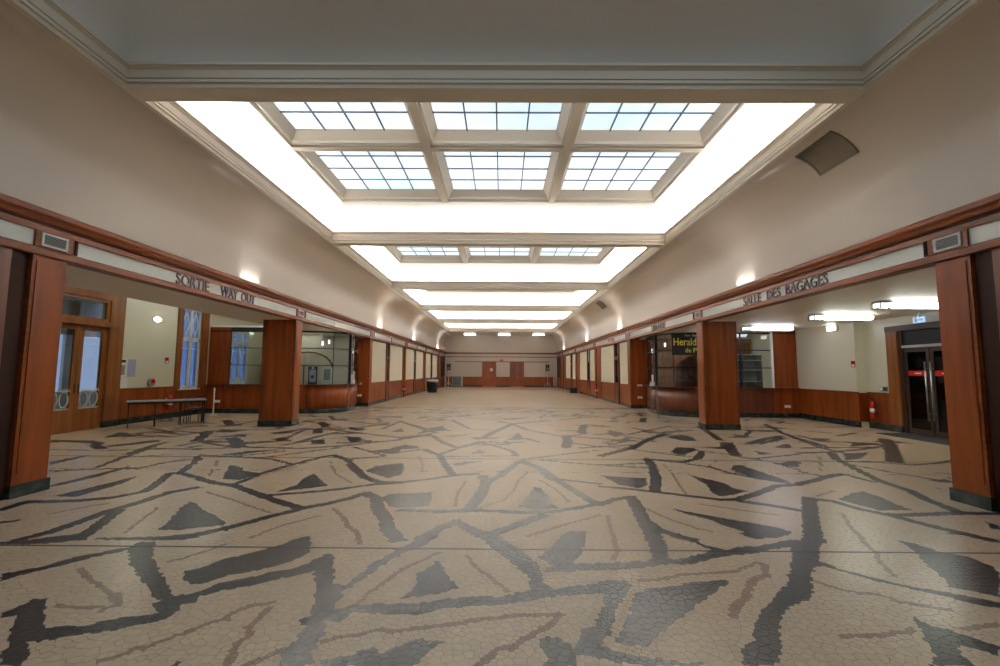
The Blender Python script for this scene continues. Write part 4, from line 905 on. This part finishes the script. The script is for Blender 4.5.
# ------------------------------------------------------------------ end wall
y = YE
tr = structure('trim_3', 'dark double moulding across the end wall')
obj('moulding', B(-6.0, 6.0, y-.08, y, 3.52, 3.70), WOODD, tr); obj('moulding', B(-6.0, 6.0, y-.05, y, 3.18, 3.26), WOODD, tr)
obj('picture_rail', B(-5.0, 5.2, y-.06, y, 2.66, 2.74), WOODD, tr)
xs = (-5.9, -4.3, -3.0, -2.03); xs2 = (-.5, .97); xs3 = (2.52, 3.6, 4.7, 5.9)
dd = structure('baseboard_end', 'wooden dado along the end wall')
for g in (xs, xs2, xs3):
    for a, b in zip(g, g[1:]): obj('dado_panel', B(a+.005, b-.005, y-.03, y, .15, 1.08), WOOD, dd)
    obj('plinth', B(g[0], g[-1], y-.04, y, 0, .15), MARBLE, dd)
for n, (a, b) in enumerate(((-2.03, -.5), (.97, 2.52))):
    dr = structure('door_%d' % (n+3), 'plain mahogany door %s in the end wall' % ('with a white notice' if n == 0 else 'without a notice'))
    obj('frame', MB().box(a, a+.09, y-.08, y, 0, 2.7).box(b-.09, b, y-.08, y, 0, 2.7).box(a, b, y-.08, y, 2.6, 2.7), WOODD, dr)
    m = (a+b)/2
    for c, d in ((a+.09, m-.004), (m+.004, b-.09)):
        lf = obj('leaf', B(c, d, y-.05, y, .02, 2.6), WOOD, dr); obj('panel', B(c+.12, d-.12, y-.06, y-.05, 1.2, 2.4), WOODD if n else WOOD, lf)
    obj('handle', MB().bar((m+.06, y-.09, 1.0), (m+.06, y-.09, 1.15), .012), STEEL, dr)
tag(obj('door_notice', B(-1.18, -.86, y-.075, y-.062, 1.68, 2.0), PAPER), 'white paper notice taped to the far mahogany door', 'notice')
tag(obj('exit_plate', B(-.12, .28, y-.03, y, 2.78, 2.95), RED), 'small red sign between the two far doors', 'sign')
rd = thing('radiator', 'grey metal radiator cabinet against the left of the end wall', 'radiator', (-4.7, y-.3, 0))
part(rd, 'case', B(-5.2, -4.2, y-.42, y-.05, .1, 1.12), GREY); part(rd, 'side_cap', B(-4.2, -4.12, y-.42, y-.05, .02, 1.14), WHITE); part(rd, 'foot', B(-5.15, -5.05, y-.4, y-.1, 0, .1), BLACK); part(rd, 'foot', B(-4.3, -4.2, y-.4, y-.1, 0, .1), BLACK)
for i in range(9): part(rd, 'louver', B(-5.12, -4.28, y-.435, y-.42, .22+i*.09, .27+i*.09), BLACK)
def speaker(x, yy, label, label2):
    t = thing('speaker_stand', label2, 'stand', (x, yy, 0)); part(t, 'pole', MB().bar((x, yy, .05), (x, yy, 1.75), .025), WHITE)
    for i in range(3):
        a = i*2.094+.5; part(t, 'leg', MB().bar((x, yy, .55), (x+.45*math.cos(a), yy+.4*math.sin(a), .012), .018), WHITE)
    u = thing('loudspeaker', label, 'loudspeaker', (x, yy, 1.75)); part(u, 'cabinet', MB().box(x-.19, x+.19, yy-.16, yy+.16, 1.75, 2.42), BLACK); part(u, 'woofer', MB().bar((x, yy-.162, 1.97), (x, yy-.175, 1.97), .13, 16), GREY); part(u, 'tweeter', MB().bar((x, yy-.162, 2.26), (x, yy-.175, 2.26), .06, 12), GREY)
speaker(-5.55, 47.6, 'black loudspeaker raised beside the radiator at the far end', 'pale loudspeaker stand beside the far radiator'); speaker(5.0, 47.6, 'black loudspeaker raised at the far right end of the hall', 'pale loudspeaker stand right of the far doors')
pb = thing('pull_up_post', 'white post leaning by the far right corner', 'post', (5.7, 47.9, 0)); part(pb, 'tube', MB().bar((5.7, 47.9, .03), (5.7, 47.9, 1.05), .07, 10), WHITE); part(pb, 'base', MB().lathe([(.18, 0), (.18, .02), (.05, .04)], (5.7, 47.9, 0)), BLACK)
for x, lab in ((-3.2, 'left'), (.35, 'middle'), (3.9, 'right')):
    t = thing('tube_light', 'lit fluorescent ceiling light at the far end, %s of three' % lab, 'ceiling light', (x, 45.8, ZS), group='ceiling lights at the far end')
    part(t, 'housing', B(x-.62, x+.62, 45.68, 45.92, ZS-.06, ZS), WHITE); part(t, 'tube', MB().bar((x-.58, 45.8, ZS-.11), (x+.58, 45.8, ZS-.11), .06, 10), LAMPE)
    for e in (-.6, .6): part(t, 'end_cap', B(x+e-.02, x+e+.02, 45.74, 45.86, ZS-.17, ZS-.05), WHITE)

# ------------------------------------------------------------------ right aisle lamps and fittings
def batten(x0, x1, y, z, label, m, group='fluorescent lights in the aisles'):
    t = thing('fluorescent_light', label, 'ceiling light', ((x0+x1)/2, y, z), group=group)
    part(t, 'housing', B(x0, x1, y-.11, y+.11, z-.045, z), WHITE)
    pr = [(-.12, -.05), (-.13, -.09), (-.09, -.15), (.09, -.15), (.13, -.09), (.12, -.05)]; mb = MB()
    a = mb.add([(x0+.28, y+p, z+q) for p, q in pr]); b = mb.add([(x1, y+p, z+q) for p, q in pr])
    for k in range(6): mb.face((a+k, a+(k+1) % 6, b+(k+1) % 6, b+k))
    mb.face([a+k for k in range(6)]); mb.face([b+k for k in range(6)]); part(t, 'diffuser', mb, m)
    g = MB(); cs = [(y-.125, z-.045), (y+.125, z-.045), (y+.125, z-.165), (y-.125, z-.165)]
    for (ya, za), (yb, zb) in zip(cs, cs[1:]+cs[:1]):
        for xx in (x0, x0+.26): g.beam((xx, ya, za), (xx, yb, zb), .014, .014, (1, 0, 0))
        g.beam((x0, ya, za), (x0+.26, ya, za), .014, .014)
    part(t, 'end_box', g, BLACK)
    part(t, 'glowing_end', B(x0+.03, x0+.24, y-.10, y+.10, z-.15, z-.05), LAMPX)  # glow of the clear lamp end set as emission
    return t
LAMPX = mat('faintly_lit_clear_lamp_end', (.8, .85, .85), .3, emit=(.8, .95, .95), estr=1.6); LAMPX.cycles.emission_sampling = 'NONE'
batten(8.45, 10.1, 15.3, ZR, 'violet white fluorescent ceiling light in front of the newspaper kiosk', LAMPV)
batten(8.62, 10.22, 12.15, ZR, 'middle fluorescent ceiling light of the right aisle with boxed end', LAMPW)
batten(8.5, 10.1, 9.9, ZR, 'nearest fluorescent ceiling light of the right aisle with boxed end', LAMPW)
batten(-10.4, -8.8, 12.3, 4.3, 'added unseen fluorescent light high over the grey table in the left aisle', LAMPADD)  # unseen lamps added to brighten the left aisle
batten(-10.4, -8.8, 15.4, 4.3, 'added unseen fluorescent light high before the ticket booth in the left aisle', LAMPADD)
batten(-10.4, -8.8, 9.2, 4.3, 'added unseen fluorescent light high by the glazed door in the left aisle', LAMPADD)
batten(-9.4, -7.8, 18.6, 4.3, 'added unseen fluorescent light high inside the ticket booth', LAMPADD)  # unseen lamp added to lighten the booth interior
batten(8.0, 9.6, 18.9, ZR, 'added unseen fluorescent light on the ceiling inside the newspaper kiosk', LAMPW)  # likewise added, to lift the dark kiosk interior
el = thing('emergency_light', 'small lit emergency light high on the right aisle wall', 'emergency light', (XR-.05, 14.85, 3.1)); part(el, 'case', B(XR-.06, XR, 14.62, 15.05, 3.06, 3.24), WHITE); part(el, 'lens', B(XR-.09, XR-.06, 14.66, 15.01, 3.08, 3.22), LAMPB)
ex = thing('exit_sign', 'blue and white running figure exit sign above the dark glazed doors', 'exit sign', (11.2, 11.8, 3.15)); BLUES = mat('lit_blue_sign_face', (.3, .45, .7), .4, emit=(.3, .5, .9), estr=.8); BLUES.cycles.emission_sampling = 'NONE'
part(ex, 'plate', B(11.1, 11.13, 11.52, 11.84, 3.0, 3.15), BLUES); part(ex, 'arrow', B(11.085, 11.1, 11.56, 11.66, 3.05, 3.10), PAPER); part(ex, 'doorway_mark', B(11.085, 11.1, 11.71, 11.79, 3.02, 3.13), PAPER); part(ex, 'bracket', B(11.1, 11.13, 11.65, 11.72, 3.15, ZR), STEEL)
def extinguisher(x, y, z, sx, label):
    """sx: direction away from the wall along x"""
    t = thing('fire_extinguisher', label, 'fire extinguisher', (x, y, z), group='red fire extinguishers')
    part(t, 'cylinder', MB().lathe([(.06, 0), (.078, .02), (.078, .40), (.06, .46), (.03, .50)], (x, y, z)), RED)
    part(t, 'valve', MB().bar((x, y, z+.5), (x, y, z+.56), .022), BLACK); part(t, 'handle', MB().beam((x, y, z+.57), (x+sx*.12, y-.02, z+.60), .025, .02), BLACK)
    part(t, 'hose', MB().bar((x, y, z+.54), (x+sx*.02, y-.11, z+.42), .012).bar((x+sx*.02, y-.11, z+.42), (x+sx*.02, y-.11, z+.14), .014), BLACK)
    part(t, 'label', MB().lathe([(.0785, .16), (.0785, .28)], (x, y, z)), PAPER)
    part(t, 'bracket', B(x-sx*.07, x-sx*.112, y-.05, y+.05, z+.2, z+.4), STEEL)
extinguisher(XR+.255-.116, 13.6, .33, -1, 'red fire extinguisher on the right aisle wall beside the dark doors')
extinguisher(XL+.13, 15.1, .30, 1, 'red fire extinguisher on the left aisle wall behind the table')
extinguisher(-6.005, P(3)-.35, .30, 1, 'red fire extinguisher beside the fourth left pillar'); extinguisher(6.005, P(3)-.5, .30, -1, 'red fire extinguisher beside the fourth right pillar')
def fire_sign(x, y, z, sx, label):
    t = thing('fire_sign', label, 'sign', (x, y, z)); part(t, 'plate', B(x, x+sx*.01, y-.08, y+.08, z-.10, z+.10), RED); part(t, 'pictogram', B(x+sx*.01, x+sx*.013, y-.055, y+.055, z-.085, z-.01), PAPER)
fire_sign(XR-.021, 14.05, 1.95, -1, 'small red fire sign on the right aisle wall'); fire_sign(XL, 15.0, 1.95, 1, 'small red fire sign on the left aisle wall')
sw = thing('switch_box', 'twin switch box beside the dark glazed doors', 'switch', (X2, 13.15, 1.2)); part(sw, 'plate', B(X2-.03, X2, 13.2, 13.46, 1.14, 1.27), GREY); part(sw, 'rocker', B(X2-.04, X2-.03, 13.22, 13.32, 1.16, 1.25), BLACK); part(sw, 'rocker', B(X2-.04, X2-.03, 13.35, 13.44, 1.16, 1.25), PAPER)
def socket(x, y, z, ax, label):
    t = thing('wall_socket', label, 'socket', (x, y, z)); g = 'y' == ax
    for d in (-.06, .06):
        part(t, 'faceplate', B(x+d-.05, x+d+.05, y-.015, y, z-.05, z+.05) if g else B(x-.008, x+.008, y+d-.05, y+d+.05, z-.05, z+.05), WHITE)
socket(10.75, 16.72, .42, 'y', 'white double socket low on the newspaper kiosk end panel'); socket(-10.75, 17.12, .45, 'y', 'white double socket low on the ticket booth end panel')
for s, side in ((-1, 'left'), (1, 'right')):
    socket(s*6.5, PS(s, 2), 1.05, 'y', 'upper white socket on the third %s pillar' % side); socket(s*6.5, PS(s, 2), .5, 'y', 'lower white socket on the third %s pillar' % side)

# vents
def frieze_vent(s, k, label):
    y0, y1 = PS(s, k)+.05, PS(s, k)+.41; x = s*6.045; t = thing('air_vent', label, 'vent', (x, (y0+y1)/2, 3.38), group='white air vents in the friezes')
    part(t, 'frame', MB().box(x, x-s*.015, y0, y1, 3.30, 3.325).box(x, x-s*.015, y0, y1, 3.455, 3.48).box(x, x-s*.015, y0, y0+.03, 3.325, 3.455).box(x, x-s*.015, y1-.03, y1, 3.325, 3.455), WHITE)
    part(t, 'backing', B(x-s*.001, x-s*.004, y0+.03, y1-.03, 3.325, 3.455), BLACK)
    for i in range(5): part(t, 'slat', B(x-s*.004, x-s*.011, y0+.03, y1-.03, 3.335+i*.024, 3.345+i*.024), GREY)
for k in (0, 1):
    for s in (-1, 1): frieze_vent(s, k, 'white air vent in the frieze above the %s %s pillar' % (PORD[k], 'left' if s < 0 else 'right'))
def cove_vent(y0, y1, label):
    def pt(t, o, y): return ((5.2+(.85-o)*math.cos(t)), y, 4.4+(1.17-o)*math.sin(t))
    t0, t1 = .73, 1.34; c = pt((t0+t1)/2, 0, (y0+y1)/2); t = thing('cove_vent', label, 'vent', c, group='grille vents in the right cove')
    def strip(ta, tb, ya, yb, o, n=6):
        mb = MB(); A = [mb.add([pt(q, o, ya), pt(q, o, yb), pt(q, o-.03, yb), pt(q, o-.03, ya)]) for q in np.linspace(ta, tb, n)]
        for a, b in zip(A, A[1:]):
            for i in range(4): mb.face((a+i, a+(i+1) % 4, b+(i+1) % 4, b+i))
        mb.face([A[0]+i for i in range(4)]); mb.face([A[-1]+i for i in range(4)]); return mb
    part(t, 'backing', strip(t0, t1, y0, y1, .008), VENTM)
    for a, b, c_, d in ((t0, t0+.03, y0, y1), (t1-.03, t1, y0, y1), (t0, t1, y0, y0+.04), (t0, t1, y1-.04, y1)): part(t, 'frame_strip', strip(a, b, c_, d, .022), VENTM)
    for i in range(14):
        q = t0+.05+(t1-t0-.1)*i/13; part(t, 'slat', strip(q-.006, q+.006, y0+.04, y1-.04, .018, 2), VENTM)
cove_vent(6.85, 7.72, 'large grille vent in the right cove near the viewer'); cove_vent(24.0, 25.0, 'small distant grille vent in the right cove')

# ------------------------------------------------------------------ left aisle furniture
a, b = ground(126, 428.5), ground(203.5, 424); ang = math.atan2(b[1]-a[1], b[0]-a[0]); L = float(np.hypot(b[0]-a[0], b[1]-a[1])) + .08
tb_ = thing('folding_table', 'long grey folding table with dark legs along the left aisle', 'table', (a[0], a[1], 0), ang)
lpart(tb_, 'tabletop', B(-.04, L-.04, -.05, .62, .715, .745), GREY); lpart(tb_, 'apron', MB().box(0, L-.08, 0, .02, .66, .715).box(0, L-.08, .55, .57, .66, .715), BLACK)
for x in (.0, L*.32, L*.64, L-.1):
    for y_ in (.0, .55): lpart(tb_, 'leg', MB().bar((x+.02, y_+.01, 0), (x+.02, y_+.01, .715), .014), BLACK)
def chair(loc, rz, label):
    c = thing('stacking_chair', label, 'chair', loc, rz, 'dark chairs at the table')
    lpart(c, 'seat', B(-.2, .2, -.2, .2, .43, .46), WOODD); lpart(c, 'backrest', B(-.2, .2, .19, .215, .62, .84), WOODD)
    for x in (-.19, .19):
        lpart(c, 'leg', MB().bar((x, -.19, 0), (x, -.18, .43), .012), BLACK); lpart(c, 'leg', MB().bar((x, .22, 0), (x, .2, .84), .012), BLACK)
m = ground(186, 424.0); chair((m[0]-.05, m[1]+.35, 0), ang+.1, 'dark chair behind the farther end of the grey table')
m = ground(178, 424.5); chair((m[0]-.1, m[1]+.95, 0), ang-.2, 'dark chair tucked between the grey table and the window')
g = ground(213, 415); st = thing('barrier_post', 'slim white barrier post beside the ticket booth end panel', 'post', g); part(st, 'pole', MB().bar(g+np.array((0, 0, .02)), g+np.array((0, 0, .98)), .022, 10), WHITE); part(st, 'base', MB().lathe([(.15, 0), (.15, .015), (.03, .03)], tuple(g)), WHITE)
def wall_sheet(name, y0, y1, z0, z1, m, label, cat, ink=None):
    t = thing(name, label, cat, (XL, (y0+y1)/2, z0)); part(t, 'sheet', B(XL, XL+.006, y0, y1, z0, z1), m)
    if ink: part(t, 'print', B(XL+.006, XL+.008, y0+.05, y1-.05, z0+.06, z0+(z1-z0)*.62), ink); part(t, 'heading', B(XL+.006, XL+.008, y0+.04, y1-.04, z1-.13, z1-.05), BLACK)
wall_sheet('wall_poster', 13.13, 13.40, 1.42, 1.98, PAPER, 'dark printed poster beside the wooden door casing', 'poster', GREY)
wall_sheet('wall_poster', 13.45, 13.74, 1.42, 1.95, VIOLET, 'pale violet notice next to the dark poster', 'poster')
wall_sheet('wall_leaflet', 13.13, 13.48, 1.09, 1.38, PAPER, 'small white leaflet just above the dado', 'leaflet', None)
al = thing('wall_alarm', 'round grey and red alarm bell on the dado rail', 'alarm', (XL+.06, 14.35, 1.2)); part(al, 'bell', MB().bar((XL, 14.35, 1.22), (XL+.09, 14.35, 1.22), .13, 18, .11), GREY); part(al, 'red_cap', MB().bar((XL+.09, 14.35, 1.27), (XL+.12, 14.35, 1.27), .07, 14), RED)
bl = thing('bulkhead_lamp', 'lit oval bulkhead lamp high on the cream left aisle wall', 'wall lamp', (XL, 14.4, 3.3)); 
for nm_, xa, xb, ra, rb, m_ in (('base', 0, .04, 1.0, 1.0, WHITE), ('glass', .04, .10, .9, .6, LAMPB)):
    mb = MB(); A = mb.add([(XL+xa, 14.42+.17*ra*math.cos(q), 3.28+.09*ra*math.sin(q)) for q in np.linspace(0, 2*math.pi, 19)[:-1]]); C = mb.add([(XL+xb, 14.42+.17*rb*math.cos(q), 3.28+.09*rb*math.sin(q)) for q in np.linspace(0, 2*math.pi, 19)[:-1]])
    for k in range(18): mb.face((A+k, A+(k+1) % 18, C+(k+1) % 18, C+k), True)
    mb.face([A+k for k in range(18)]); mb.face([C+k for k in range(18)]); part(bl, nm_, mb, m_)
# bin down the hall
gx, gy = ground(432, 392.5)[:2]
bn = thing('waste_bin', 'black round bin with white liner standing before the left shopfronts', 'bin', (gx, gy, 0)); part(bn, 'tub', MB().lathe([(.36, 0), (.45, .85), (.47, .88), (.44, .9)], (gx, gy, .0), 20), BLACK); part(bn, 'liner', MB().lathe([(.45, .86), (.47, .95), (.38, .98), (.30, .92)], (gx, gy, 0), 20), PAPER); part(bn, 'rim', MB().lathe([(.475, .80), (.485, .83), (.475, .86)], (gx, gy, 0), 20), GREY)
gx, gy = ground(581, 391)[:2]
bx = thing('floor_box', 'low dark box at the foot of the fifth right pillar', 'box', (5.75, 35.2, 0)); part(bx, 'case', B(5.5, 6.0, 34.9, 35.5, 0, .42), BLACK); part(bx, 'lid', B(5.48, 6.02, 34.88, 35.52, .42, .46), GREY)
